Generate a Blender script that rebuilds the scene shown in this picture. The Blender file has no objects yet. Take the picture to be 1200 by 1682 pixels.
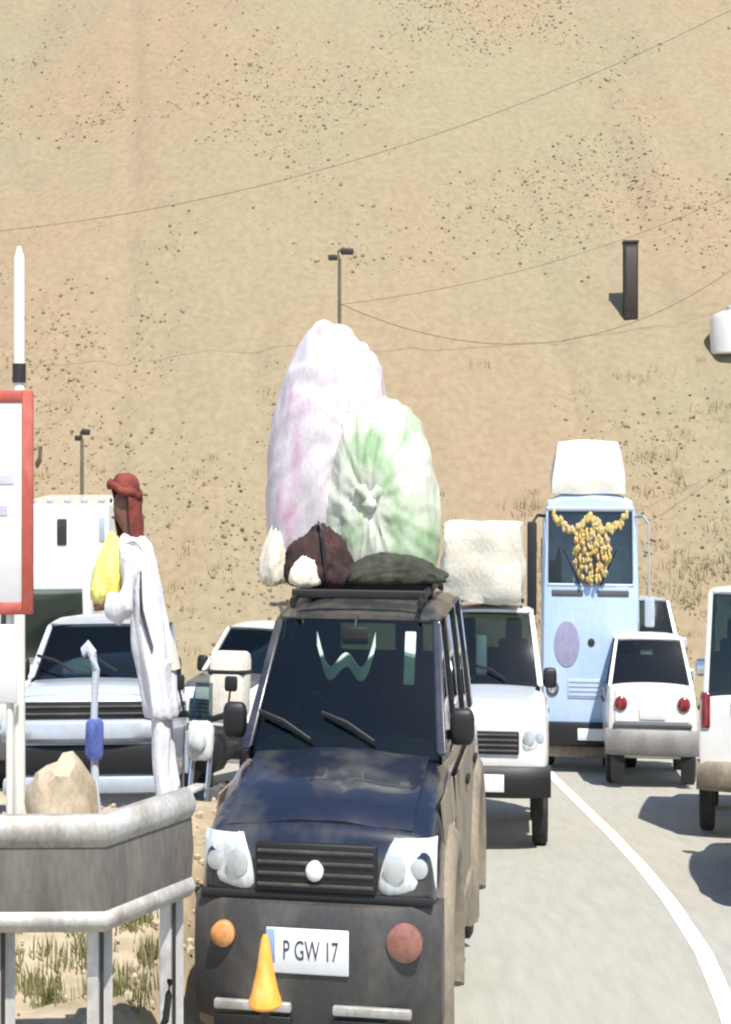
import bpy, bmesh, math, random
from mathutils import Vector, Matrix, noise
R = math.radians
random.seed(7)
sc = bpy.context.scene
C = sc.collection
S = 1.9          # this street is taller than it is wide: heights in metres are multiplied by this when a mesh is built

# ------------------------------------------------------------------ camera, sky, sun, exposure
cam = bpy.data.objects.new('camera', bpy.data.cameras.new('camera'))
C.objects.link(cam)
cam.location = (0, 0, 4.6)
cam.rotation_euler = (R(90), 0, 0)
cam.data.sensor_fit = 'HORIZONTAL'
cam.data.sensor_width = 36
cam.data.lens = 70.2
cam.data.shift_y = -0.105
cam.data.clip_start = 0.1
cam.data.clip_end = 2000
sc.camera = cam
w = bpy.data.worlds.new('World'); sc.world = w; w.use_nodes = True
nt = w.node_tree; nt.nodes.clear()
SUN_EL, SUN_AZ = 64, 157
sky = nt.nodes.new('ShaderNodeTexSky'); sky.sky_type = 'NISHITA'; sky.sun_disc = False
sky.sun_elevation = R(SUN_EL); sky.sun_rotation = R(SUN_AZ); sky.altitude = 1500
bg = nt.nodes.new('ShaderNodeBackground'); bg.inputs[1].default_value = 0.12
wo = nt.nodes.new('ShaderNodeOutputWorld')
nt.links.new(sky.outputs[0], bg.inputs[0]); nt.links.new(bg.outputs[0], wo.inputs[0])
sl = bpy.data.lights.new('sun', 'SUN'); sl.energy = 4.2; sl.angle = R(0.53); sl.color = (1, .95, .87)
sun = bpy.data.objects.new('sun', sl); C.objects.link(sun)
sd = Vector((math.sin(R(SUN_AZ)) * math.cos(R(SUN_EL)), math.cos(R(SUN_AZ)) * math.cos(R(SUN_EL)), math.sin(R(SUN_EL))))
sun.rotation_euler = sd.to_track_quat('Z', 'Y').to_euler()
sun.location = (20, -30, 60)
vs = sc.view_settings; vs.view_transform = 'Standard'; vs.look = 'None'; vs.exposure = 0.9; vs.gamma = 1; vs.use_curve_mapping = False
sc.render.engine = 'CYCLES'
sc.cycles.max_bounces = 8; sc.cycles.transparent_max_bounces = 16
sc.cycles.filter_width = 2.2

# ------------------------------------------------------------------ materials
def mat(name, col, rough=.6, metal=0, var=.15, scale=6, col2=None, mix=(.45, .65), bump=0, bscale=40, coat=0, spec=.5, detail=6, stretch=None, scale2=None):
    m = bpy.data.materials.new(name); m.use_nodes = True
    n, l = m.node_tree.nodes, m.node_tree.links
    b = n['Principled BSDF']
    b.inputs['Roughness'].default_value = rough; b.inputs['Metallic'].default_value = metal
    b.inputs['Specular IOR Level'].default_value = spec
    b.inputs['Coat Weight'].default_value = coat
    b.inputs['Coat Roughness'].default_value = .06
    tc = n.new('ShaderNodeTexCoord')
    mp = n.new('ShaderNodeMapping'); l.new(tc.outputs['Object'], mp.inputs[0])
    mp.inputs['Scale'].default_value = stretch or (1, 1, 1 / S)
    nz = n.new('ShaderNodeTexNoise'); nz.inputs['Scale'].default_value = scale; nz.inputs['Detail'].default_value = detail
    l.new(mp.outputs[0], nz.inputs['Vector'])
    c2 = col2 or tuple(c * (1 - var) for c in col)
    mr = n.new('ShaderNodeMapRange'); mr.inputs[1].default_value = mix[0]; mr.inputs[2].default_value = mix[1]
    l.new(nz.outputs[0], mr.inputs[0])
    mx = n.new('ShaderNodeMix'); mx.data_type = 'RGBA'
    mx.inputs[6].default_value = (*col, 1); mx.inputs[7].default_value = (*c2, 1)
    l.new(mr.outputs[0], mx.inputs[0])
    # a finer, faint second grain
    n2 = n.new('ShaderNodeTexNoise'); n2.inputs['Scale'].default_value = scale2 or scale * 7; n2.inputs['Detail'].default_value = 4
    l.new(mp.outputs[0], n2.inputs['Vector'])
    m2 = n.new('ShaderNodeMapRange'); m2.inputs[1].default_value = .3; m2.inputs[2].default_value = .7
    m2.inputs[3].default_value = 1 - var * .7; m2.inputs[4].default_value = 1 + var * .5
    l.new(n2.outputs[0], m2.inputs[0])
    mu = n.new('ShaderNodeMix'); mu.data_type = 'RGBA'; mu.blend_type = 'MULTIPLY'; mu.inputs[0].default_value = 1
    l.new(mx.outputs[2], mu.inputs[6]); l.new(m2.outputs[0], mu.inputs[7])
    l.new(mu.outputs[2], b.inputs['Base Color'])
    if bump:
        bn = n.new('ShaderNodeTexNoise'); bn.inputs['Scale'].default_value = bscale; bn.inputs['Detail'].default_value = 6
        l.new(mp.outputs[0], bn.inputs['Vector'])
        bp = n.new('ShaderNodeBump'); bp.inputs['Strength'].default_value = bump; bp.inputs['Distance'].default_value = .02
        l.new(bn.outputs[0], bp.inputs['Height']); l.new(bp.outputs[0], b.inputs['Normal'])
    return m

def glass_mat(name, tint, refl=.9):
    m = bpy.data.materials.new(name); m.use_nodes = True
    n, l = m.node_tree.nodes, m.node_tree.links
    n.clear()
    o = n.new('ShaderNodeOutputMaterial'); t = n.new('ShaderNodeBsdfTransparent'); g = n.new('ShaderNodeBsdfGlossy')
    t.inputs[0].default_value = (*tint, 1); g.inputs['Roughness'].default_value = .03; g.inputs[0].default_value = (refl, refl, refl, 1)
    fr = n.new('ShaderNodeFresnel'); fr.inputs[0].default_value = 1.5
    mx = n.new('ShaderNodeMixShader')
    l.new(fr.outputs[0], mx.inputs[0]); l.new(t.outputs[0], mx.inputs[1]); l.new(g.outputs[0], mx.inputs[2]); l.new(mx.outputs[0], o.inputs[0])
    return m

DUST = (.36, .30, .22)
M = dict(
    hill=mat('dry_hill_soil', (.236, .197, .119), .95, 0, .18, .05, (.254, .189, .116), (.42, .58), .8, 1.6, stretch=(1, 1, .6), scale2=3.2),
    dirt=mat('roadside_dirt', (.40, .335, .235), .95, 0, .3, .8, (.27, .21, .13), (.4, .65), .8, 9),
    asphalt=mat('pale_asphalt', (.315, .308, .264), .9, 0, .12, .9, (.325, .31, .26), (.42, .68), .35, 60, scale2=9, stretch=(1, .12, 1)),
    line=mat('road_paint', (.76, .75, .68), .7, 0, .12, 5, (.56, .53, .45), (.52, .78)),
    navy=mat('dark_navy_paint', (.008, .011, .024), .24, 0, .2, 2.5, (.085, .082, .070), (.46, .8), coat=.8),  # grey mottle: dust plus the bonnet's grey reflection put into the colour
    litdustyroof=mat('dusty_lit_roof', (.035, .036, .038), .4, 0, .3, 3, (.10, .09, .075), (.45, .7), coat=.4),  # dust, with the sunlit grey of the roof top painted in
    beige=mat('dusty_beige_cladding', (.26, .215, .155), .6, 0, .25, 5, (.16, .135, .10), (.4, .7)),
    bumper=mat('charcoal_bumper', (.045, .043, .042), .5, 0, .25, 4, (.10, .09, .078), (.45, .8)),
    black=mat('black_plastic', (.009, .009, .009), .55, 0, .2, 8),
    rubber=mat('tyre_rubber', (.018, .018, .017), .85, 0, .3, 9, (.07, .06, .05), (.5, .8)),
    rim=mat('dull_rim', (.34, .34, .34), .4, .7, .2, 8),
    chrome=mat('bright_trim', (.75, .75, .74), .2, .9, .08, 9),
    lamp=mat('clear_lamp', (.66, .69, .67), .15, .1, .16, 18, (.50, .54, .54), (.42, .62), coat=.9, stretch=(1.6, 1, .25)),
    reflector=mat('lamp_reflector', (.50, .53, .54), .25, .3, .1, 9, coat=.6),
    amber=mat('amber_lamp', (.62, .28, .09), .3, 0, .2, 20, coat=.6),
    redlamp=mat('red_lamp', (.22, .02, .018), .2, 0, .25, 20, coat=.8),
    fogred=mat('faded_red_lamp', (.27, .115, .085), .35, 0, .25, 16, coat=.5),
    white=mat('white_paint', (.64, .63, .61), .3, 0, .05, 2, (.62, .58, .50), (.5, .8), coat=.5),
    silver=mat('pale_silver_paint', (.48, .53, .60), .3, .25, .08, 2, (.50, .50, .48), (.5, .8), coat=.6),
    bluebus=mat('pale_blue_paint', (.37, .50, .71), .35, 0, .08, 1.4, (.46, .56, .71), (.4, .7), coat=.4),
    purple=mat('violet_paint', (.30, .29, .42), .5, 0, .15, 9),
    grey=mat('pale_grey_paint', (.38, .43, .47), .35, .1, .1, 2, (.40, .38, .34), (.5, .8), coat=.4),
    darkgrey=mat('dark_grey_paint', (.08, .08, .085), .35, 0, .15, 2, coat=.5),
    interior=mat('dark_upholstery', (.010, .011, .013), .9, 0, .3, 12),
    cabgrey=mat('grey_cab_lining', (.40, .43, .43), .9, 0, .2, 5),
    bumpergrey=mat('dusty_grey_bumper', (.23, .22, .21), .6, 0, .2, 4),
    plate=mat('number_plate', (.72, .73, .74), .4, 0, .05, 9),
    ink=mat('plate_ink', (.05, .055, .07), .6, 0, .2, 20),
    plateblue=mat('plate_blue', (.25, .36, .62), .5, 0, .2, 20),
    bagpink=mat('printed_pink_cloth', (.57, .52, .55), .38, 0, .14, 4.5, (.52, .31, .40), (.51, .72), .2, 24),
    baggreen=mat('pale_green_cloth', (.55, .57, .47), .38, 0, .14, 3.2, (.27, .39, .22), (.46, .64), .2, 24),
    bagcream=mat('cream_cloth', (.74, .68, .55), .85, 0, .15, 5, (.60, .50, .38), (.5, .75), .5, 30),
    bagmaroon=mat('dark_maroon_cloth', (.055, .020, .020), .9, 0, .3, 9, (.02, .012, .012), (.4, .7), .5, 30),
    bagolive=mat('dark_olive_cloth', (.045, .048, .03), .9, 0, .3, 9, (.02, .02, .015), (.4, .7), .5, 30),
    sack=mat('cream_sacking', (.62, .585, .48), .9, 0, .12, 6, (.62, .50, .42), (.5, .72), .6, 24),
    tarp=mat('white_tarpaulin', (.66, .645, .57), .7, 0, .08, 3, (.70, .66, .54), (.45, .7), .4, 12),
    gold=mat('gold_garland', (.58, .40, .12), .7, 0, .3, 5, (.46, .38, .20), (.4, .6), .5, 40),
    galv=mat('pale_rail_metal', (.40, .39, .37), .6, .3, .25, 5, (.26, .235, .20), (.45, .7)),
    stained=mat('brown_stained_metal', (.165, .152, .130), .7, .1, .22, 4, (.11, .10, .088), (.35, .65), .4, 30, stretch=(1, 1, .25)),
    postm=mat('worn_post_metal', (.52, .51, .49), .6, .2, .2, 4, (.30, .27, .24), (.45, .7)),
    cone=mat('orange_plastic', (.80, .34, .04), .55, 0, .12, 8, (.78, .50, .16), (.5, .75)),
    red=mat('red_sign_paint', (.42, .085, .06), .55, 0, .15, 3, (.50, .20, .16), (.5, .75)),
    signwhite=mat('sign_white', (.76, .75, .76), .5, 0, .05, 2),
    signmark=mat('faded_sign_mark', (.55, .57, .64), .6, 0, .2, 12),
    concrete=mat('pale_concrete', (.36, .325, .25), .9, 0, .15, 2, (.31, .27, .19), (.45, .7), .5, 20),
    polewhite=mat('white_pole_paint', (.74, .72, .66), .5, 0, .08, 4),
    polegrey=mat('brown_pole_metal', (.17, .135, .08), .6, .2, .2, 4),
    dark=mat('near_black_metal', (.03, .026, .024), .6, .1, .3, 4),
    cable=mat('cable_sheath', (.13, .105, .07), .8, 0, .1, 4),
    skin=mat('brown_skin', (.20, .10, .065), .6, 0, .1, 14),
    robe=mat('white_cotton', (.72, .72, .76), .9, 0, .08, 5, (.64, .64, .70), (.5, .75), .4, 22),
    cream=mat('cream_wool', (.70, .64, .54), .9, 0, .1, 5, bump=.4, bscale=26),
    scarf=mat('rust_red_cloth', (.22, .045, .03), .9, 0, .3, 9, (.10, .02, .018), (.4, .7), .5, 40),
    yellow=mat('yellow_cloth', (.76, .70, .22), .85, 0, .12, 6, (.66, .54, .08), (.5, .7), .5, 26),
    shoe=mat('dark_leather', (.05, .035, .025), .6, 0, .2, 9),
    bluecloth=mat('blue_cloth', (.10, .14, .40), .85, 0, .2, 9, (.05, .08, .24), (.45, .7), .4, 40),
    paleblue=mat('pale_blue_pipe', (.55, .60, .68), .5, .1, .1, 6),
    rock=mat('tan_rock', (.46, .385, .28), .95, 0, .25, 3, (.36, .29, .20), (.4, .65), .8, 14),
    weed=mat('dry_green_weed', (.15, .16, .055), .9, 0, .3, 3, (.26, .23, .10), (.4, .7)),
    straw=mat('dry_straw', (.33, .265, .145), .95, 0, .25, .6, (.30, .22, .11), (.4, .7)),
    scrub=mat('dusty_scrub', (.175, .145, .082), .95, 0, .2, 1, (.22, .18, .105), (.4, .7)),
    reflvisor=mat('pale_reflection_visor', (.55, .62, .56), .9, 0, .15, 10),
    glass=glass_mat('dark_tinted_glass', (.50, .58, .56)),
    busglass=glass_mat('bus_glass', (.90, .93, .91)),
)

# ------------------------------------------------------------------ mesh helpers
def obj(name, bm, m, parent=None, smooth=30, stretch=True, loc=None):
    me = bpy.data.meshes.new(name)
    if stretch:
        for v in bm.verts: v.co.z *= S
    bm.normal_update()
    bm.to_mesh(me); bm.free()
    me.materials.append(m)
    if smooth:
        me.shade_smooth()
        me.set_sharp_from_angle(angle=R(smooth))
    o = bpy.data.objects.new(name, me); C.objects.link(o)
    if parent: o.parent = parent
    if loc: o.location = loc
    return o
def tag(o, label, cat, group=None, kind=None):
    o['label'] = label; o['category'] = cat
    if group: o['group'] = group
    if kind: o['kind'] = kind
    return o
def thing(name, label, cat, loc=(0, 0, 0), rz=0, rx=0, group=None):
    o = bpy.data.objects.new(name, None); C.objects.link(o); o.empty_display_size = .2
    o.location = loc; o.rotation_mode = 'ZXY' if False else 'XYZ'; o.rotation_euler = (rx, 0, rz)
    return tag(o, label, cat, group)
def struct(o):
    o['kind'] = 'structure'; return o
def copy_part(o, parent, loc=None, rz=None):
    c = o.copy(); C.objects.link(c); c.parent = parent
    if loc: c.location = loc
    for ch in [x for x in bpy.data.objects if x.parent == o]:
        d = ch.copy(); C.objects.link(d); d.parent = c
    return c
def NB(): return bmesh.new()
def rbox(bm, c, s, bev=.02, seg=2, rot=None, taper=None):
    r = bmesh.ops.create_cube(bm, size=1)
    vs_ = r['verts']
    for v in vs_:
        k = 1
        if taper and v.co.z > 0: k = taper
        v.co = Vector((v.co.x * s[0] * k, v.co.y * s[1] * k, v.co.z * s[2]))
    if bev:
        es = list({e for v in vs_ for e in v.link_edges})
        q = bmesh.ops.bevel(bm, geom=es, offset=min(bev, min(s) * .45), segments=seg, affect='EDGES', profile=.5)
        vs_ = list({v for f in q['faces'] for v in f.verts} | {v for v in vs_ if v.is_valid})
        allv = set(vs_)
        stack = list(allv)
        while stack:
            v = stack.pop()
            for e in v.link_edges:
                o_ = e.other_vert(v)
                if o_ not in allv: allv.add(o_); stack.append(o_)
        vs_ = list(allv)
    mtx = (rot or Matrix.Identity(3)).to_4x4()
    for v in vs_: v.co = mtx @ v.co + Vector(c)
    return vs_
def tube(bm, pts, r, seg=8, caps=True):
    pts = [Vector(p) for p in pts]; rings = []
    for i, p in enumerate(pts):
        a = pts[max(i - 1, 0)]; b = pts[min(i + 1, len(pts) - 1)]
        d = (b - a).normalized()
        up = Vector((0, 0, 1)) if abs(d.z) < .9 else Vector((0, 1, 0))
        u = d.cross(up).normalized(); v = u.cross(d).normalized()
        rr = r[i] if isinstance(r, (list, tuple)) else r
        rings.append([bm.verts.new(p + (u * math.cos(2 * math.pi * k / seg) + v * math.sin(2 * math.pi * k / seg)) * rr) for k in range(seg)])
    for a, b in zip(rings, rings[1:]):
        for k in range(seg): bm.faces.new((a[k], a[(k + 1) % seg], b[(k + 1) % seg], b[k]))
    if caps:
        bm.faces.new(rings[0][::-1]); bm.faces.new(rings[-1])
def loft(bm, rings, closed=True, caps=True):
    vr = [[bm.verts.new(p) for p in r] for r in rings]; n = len(vr[0])
    for a, b in zip(vr, vr[1:]):
        for k in range(n if closed else n - 1):
            bm.faces.new((a[k], a[(k + 1) % n], b[(k + 1) % n], b[k]))
    if caps:
        bm.faces.new(vr[0][::-1]); bm.faces.new(vr[-1])
    return vr
def lathe_x(bm, prof, seg=28, c=(0, 0, 0)):
    rings = []
    for x, r in prof:
        rings.append([bm.verts.new((c[0] + x, c[1] + r * math.cos(2 * math.pi * k / seg), c[2] + r * math.sin(2 * math.pi * k / seg))) for k in range(seg)])
    for a, b in zip(rings, rings[1:]):
        for k in range(seg): bm.faces.new((a[k], a[(k + 1) % seg], b[(k + 1) % seg], b[k]))
    bm.faces.new(rings[0][::-1]); bm.faces.new(rings[-1])
def lathe_z(bm, prof, seg=24, c=(0, 0, 0)):
    rings = []
    for z, r in prof:
        rings.append([bm.verts.new((c[0] + r * math.cos(2 * math.pi * k / seg), c[1] + r * math.sin(2 * math.pi * k / seg), c[2] + z)) for k in range(seg)])
    for a, b in zip(rings, rings[1:]):
        for k in range(seg): bm.faces.new((a[k], a[(k + 1) % seg], b[(k + 1) % seg], b[k]))
    bm.faces.new(rings[0][::-1]); bm.faces.new(rings[-1])
def patch(bm, fn, nu, nv, th=.01, nrm=None):
    # a thin solid sheet over fn(u, v), thickness th along its normal
    g = [[Vector(fn(i / nu, j / nv)) for j in range(nv + 1)] for i in range(nu + 1)]
    def nm(i, j):
        a = g[min(i + 1, nu)][j] - g[max(i - 1, 0)][j]; b = g[i][min(j + 1, nv)] - g[i][max(j - 1, 0)]
        n_ = a.cross(b); return n_.normalized() if n_.length > 1e-9 else Vector((0, 0, 1))
    T = [[bm.verts.new(g[i][j]) for j in range(nv + 1)] for i in range(nu + 1)]
    B = [[bm.verts.new(g[i][j] - nm(i, j) * th) for j in range(nv + 1)] for i in range(nu + 1)]
    for i in range(nu):
        for j in range(nv):
            bm.faces.new((T[i][j], T[i + 1][j], T[i + 1][j + 1], T[i][j + 1]))
            bm.faces.new((B[i][j], B[i][j + 1], B[i + 1][j + 1], B[i + 1][j]))
    for i in range(nu):
        bm.faces.new((T[i][0], B[i][0], B[i + 1][0], T[i + 1][0])); bm.faces.new((T[i + 1][nv], B[i + 1][nv], B[i][nv], T[i][nv]))
    for j in range(nv):
        bm.faces.new((T[0][j + 1], B[0][j + 1], B[0][j], T[0][j])); bm.faces.new((T[nu][j], B[nu][j], B[nu][j + 1], T[nu][j + 1]))
def lerp(a, b, t): return a + (b - a) * t
def sstep(a, b, x):
    t = max(0, min(1, (x - a) / (b - a))); return t * t * (3 - 2 * t)
def quadfn(a, b, c, d, bulge=(0, 0, 0)):
    a, b, c, d, q = map(Vector, (a, b, c, d, bulge))
    return lambda u, v: (a * (1 - u) + b * u) * (1 - v) + (d * (1 - u) + c * u) * v + q * (4 * u * (1 - u)) * (.4 + .6 * 4 * v * (1 - v))
def solid_after(bm, mods, cutters=()):
    # subdivide and cut a shell, return a fresh bmesh
    me = bpy.data.meshes.new('tmp'); bmesh.ops.recalc_face_normals(bm, faces=bm.faces); bm.to_mesh(me); bm.free()
    o = bpy.data.objects.new('tmp', me); C.objects.link(o)
    if mods:
        s_ = o.modifiers.new('s', 'SUBSURF'); s_.levels = mods; s_.render_levels = mods
    extra = []
    for cb in cutters:
        cm = bpy.data.meshes.new('tmpc'); bmesh.ops.recalc_face_normals(cb, faces=cb.faces); cb.to_mesh(cm); cb.free()
        co = bpy.data.objects.new('tmpc', cm); C.objects.link(co); extra.append(co)
        q = o.modifiers.new('b', 'BOOLEAN'); q.object = co; q.operation = 'DIFFERENCE'; q.solver = 'EXACT'
    dg = bpy.context.evaluated_depsgraph_get(); dg.update()
    r = bpy.data.meshes.new_from_object(o.evaluated_get(dg))
    for x in [o] + extra:
        d_ = x.data; bpy.data.objects.remove(x); bpy.data.meshes.remove(d_)
    nb = bmesh.new(); nb.from_mesh(r); bpy.data.meshes.remove(r)
    return nb

# ------------------------------------------------------------------ terrain
def road_z(y):
    if y <= 10: return 0
    if y < 12: return -.03 * (y - 10) ** 2
    if y < 46: return -.12 * (y - 11)
    return -4.2
def nz(x, y, s, z=0): return noise.noise(Vector((x * s, y * s, z)))
def bank_w(x, y):
    e = -1.42 + .10 * (y - 9) + .12 * nz(x, y, .9, 3)
    return sstep(e + .1, e - .45, x) * sstep(2.0, 4.5, y) * sstep(15.7, 14.4, y + .3 * nz(x, y, .6, 5)) * sstep(-9, -6.5, x)
def ground_z(x, y):
    z = road_z(y)
    bw = bank_w(x, y)
    if bw > 0:
        z = lerp(z, .62 + .26 * sstep(9, 13.5, y) + .09 * nz(x, y, 1.3) + .05 * nz(x, y, 4), bw)
    side = sstep(9.5, 14, x) + sstep(-5, -9, x) * (1 - bw)
    return z + side * (.12 * nz(x, y, .5) + .05)
def hill_z(x, y):
    yb = 45.5 + 2 * nz(x, 0, .05) + .004 * x * x * (1 if x < 0 else .4)
    t = max(0, y - yb)
    z = -4.2 + .9 * max(0, t - 2 * (1 - math.exp(-t / 2)))
    a = min(1, t / 6)
    z += a * (1.5 * nz(x, y * .6, .05, 1) + .40 * nz(x, y * .5, .16, 2) + .20 * nz(x, y, .5, 3) + .13 * nz(x, y, 1.3, 4))
    g = noise.noise(Vector((x * .16 + y * .03, y * .02, 9)))
    z -= a * .3 * max(0, 1 - abs(g) * 5)
    if y > 170: z -= .55 * (y - 170)
    return z
def axis(segs):
    out = []
    for a, b, st in segs:
        n_ = max(1, round((b - a) / st)); out += [a + (b - a) * i / n_ for i in range(n_)]
    return out + [segs[-1][1]]
def sheet(name, xs, ys, fz, m, flip=False):
    me = bpy.data.meshes.new(name); nx = len(xs)
    V = [(x, y, fz(x, y)) for y in ys for x in xs]
    F = [(j * nx + i, j * nx + i + 1, (j + 1) * nx + i + 1, (j + 1) * nx + i) for j in range(len(ys) - 1) for i in range(nx - 1)]
    me.from_pydata(V, [], F); me.materials.append(m); me.shade_smooth()
    o = bpy.data.objects.new(name, me); C.objects.link(o); return struct(o)
sheet('ground', axis([(-300, -60, 20), (-60, -9, 2), (-9, -.6, .14), (-.6, 16, 1), (16, 60, 2), (60, 300, 20)]),
      axis([(-200, -20, 20), (-20, 3, 1), (3, 16.5, .14), (16.5, 52, 1)]), lambda x, y: ground_z(x, y) - .012, M['dirt'])
sheet('hillside', axis([(-260, -60, 6), (-60, -24, 1.5), (-24, 30, .45), (30, 60, 1.5), (60, 260, 6)]),
      axis([(44, 90, .45), (90, 130, 1.2), (130, 400, 10)]), hill_z, M['hill'])
def road_edge_l(y): return -1.25 + .14 * (y - 8) if y < 15 else max(-6, -.27 - .9 * (y - 15))
ys = axis([(-60, 6, 2), (6, 46.5, .5)])
def road_sheet(name, xl, xr, m, lift, nx):
    me = bpy.data.meshes.new(name)
    V, F = [], []
    for y in ys:
        a, b = xl(y), xr(y)
        for i in range(nx + 1):
            x = lerp(a, b, i / nx); V.append((x, y, road_z(y) + lift))
    for j in range(len(ys) - 1):
        for i in range(nx):
            k = j * (nx + 1) + i; F.append((k, k + 1, k + nx + 2, k + nx + 1))
    me.from_pydata(V, [], F); me.materials.append(m); me.shade_smooth()
    o = bpy.data.objects.new(name, me); C.objects.link(o); return struct(o)
road_sheet('road', road_edge_l, lambda y: 9.3 + .02 * y, M['asphalt'], 0, 8)
LX = [(-60, .4), (0, 1.2), (6, 2.05), (8, 2.36), (10, 2.7), (11.6, 2.95), (13.5, 3.2), (15.8, 3.38), (18, 3.48), (20.7, 3.54), (27, 3.6), (34, 3.8), (46.5, 4.6)]
def line_x(y):
    for (a, xa), (b, xb) in zip(LX, LX[1:]):
        if a <= y <= b: return lerp(xa, xb, (y - a) / (b - a))
    return LX[-1][1]
road_sheet('road_line', lambda y: line_x(y) - .085, lambda y: line_x(y) + .085, M['line'], .006, 1)

# ------------------------------------------------------------------ vehicles
def wheel(parent, x, y, r, wd, rimmat, out):
    b = NB()
    h = wd / 2
    lathe_x(b, [(-h * .86, r * .62), (-h, r * .74), (-h * .96, r * .92), (-h * .72, r * .99), (0, r), (h * .72, r * .99), (h * .96, r * .92), (h, r * .74), (h * .86, r * .62)], 30, (0, 0, r))
    o = obj('wheel', b, M['rubber'], parent, loc=(x, y, 0))
    b = NB(); s_ = 1 if out > 0 else -1
    lathe_x(b, [(s_ * h * .3, r * .60), (s_ * h * .92, r * .61), (s_ * h * .95, r * .56), (s_ * h * .6, r * .50), (s_ * h * .55, r * .18), (s_ * h * .8, r * .16), (s_ * h * .82, r * .05)], 24, (0, 0, r))
    for k in range(5):
        a = 2 * math.pi * k / 5
        rbox(b, (s_ * h * .68, r * .34 * math.cos(a), r + r * .34 * math.sin(a)), (h * .3, r * .16, r * .42), .01, 1, Matrix.Rotation(a - math.pi / 2, 3, 'X'))
    obj('rim', b, rimmat, o)
def mirror(parent, s_, x, y, z, m, size=(.19, .12, .15), glassy=True):
    b = NB()
    rbox(b, (s_ * (x + size[0] * .62), y, z), size, .045, 3)
    tube(b, [(s_ * (x - .03), y + .03, z - .04), (s_ * (x + size[0] * .3), y, z - .03)], .022, 6)
    o = obj('side_mirror', b, m, parent, 40)
    b = NB(); rbox(b, (s_ * (x + size[0] * .62), y + size[1] * .5, z), (size[0] * .8, .008, size[2] * .75), .003, 1)
    obj('mirror_glass', b, M['chrome'], o)
def plate(parent, c, wd, ht, facing, blue=False, text='', name='number_plate'):
    b = NB(); rbox(b, c, (wd, .014, ht), .005, 1)
    o = obj(name, b, M['plate'], parent)
    if text:
        cu = bpy.data.curves.new('txt', 'FONT'); cu.body = text; cu.align_x = 'CENTER'; cu.align_y = 'CENTER'; cu.size = ht * .62; cu.extrude = .002; cu.resolution_u = 3
        to = bpy.data.objects.new('txt', cu); C.objects.link(to)
        dg = bpy.context.evaluated_depsgraph_get(); dg.update()
        tm = bpy.data.meshes.new_from_object(to.evaluated_get(dg)); bpy.data.objects.remove(to)
        b = NB(); b.from_mesh(tm); bpy.data.meshes.remove(tm)
        for v in b.verts: v.co = Vector((c[0] + wd * .04 - facing * v.co.x, c[1] + facing * (.009 + v.co.z), c[2] + v.co.y))
        obj('plate_marks', b, M['ink'], o, 0)['kind'] = 'stuff'
    if blue:
        b = NB(); rbox(b, (c[0] - wd * .44, c[1] + facing * .008, c[2] + ht * .1), (wd * .1, .006, ht * .74), .002, 1)
        obj('plate_band', b, M['plateblue'], o)
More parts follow.
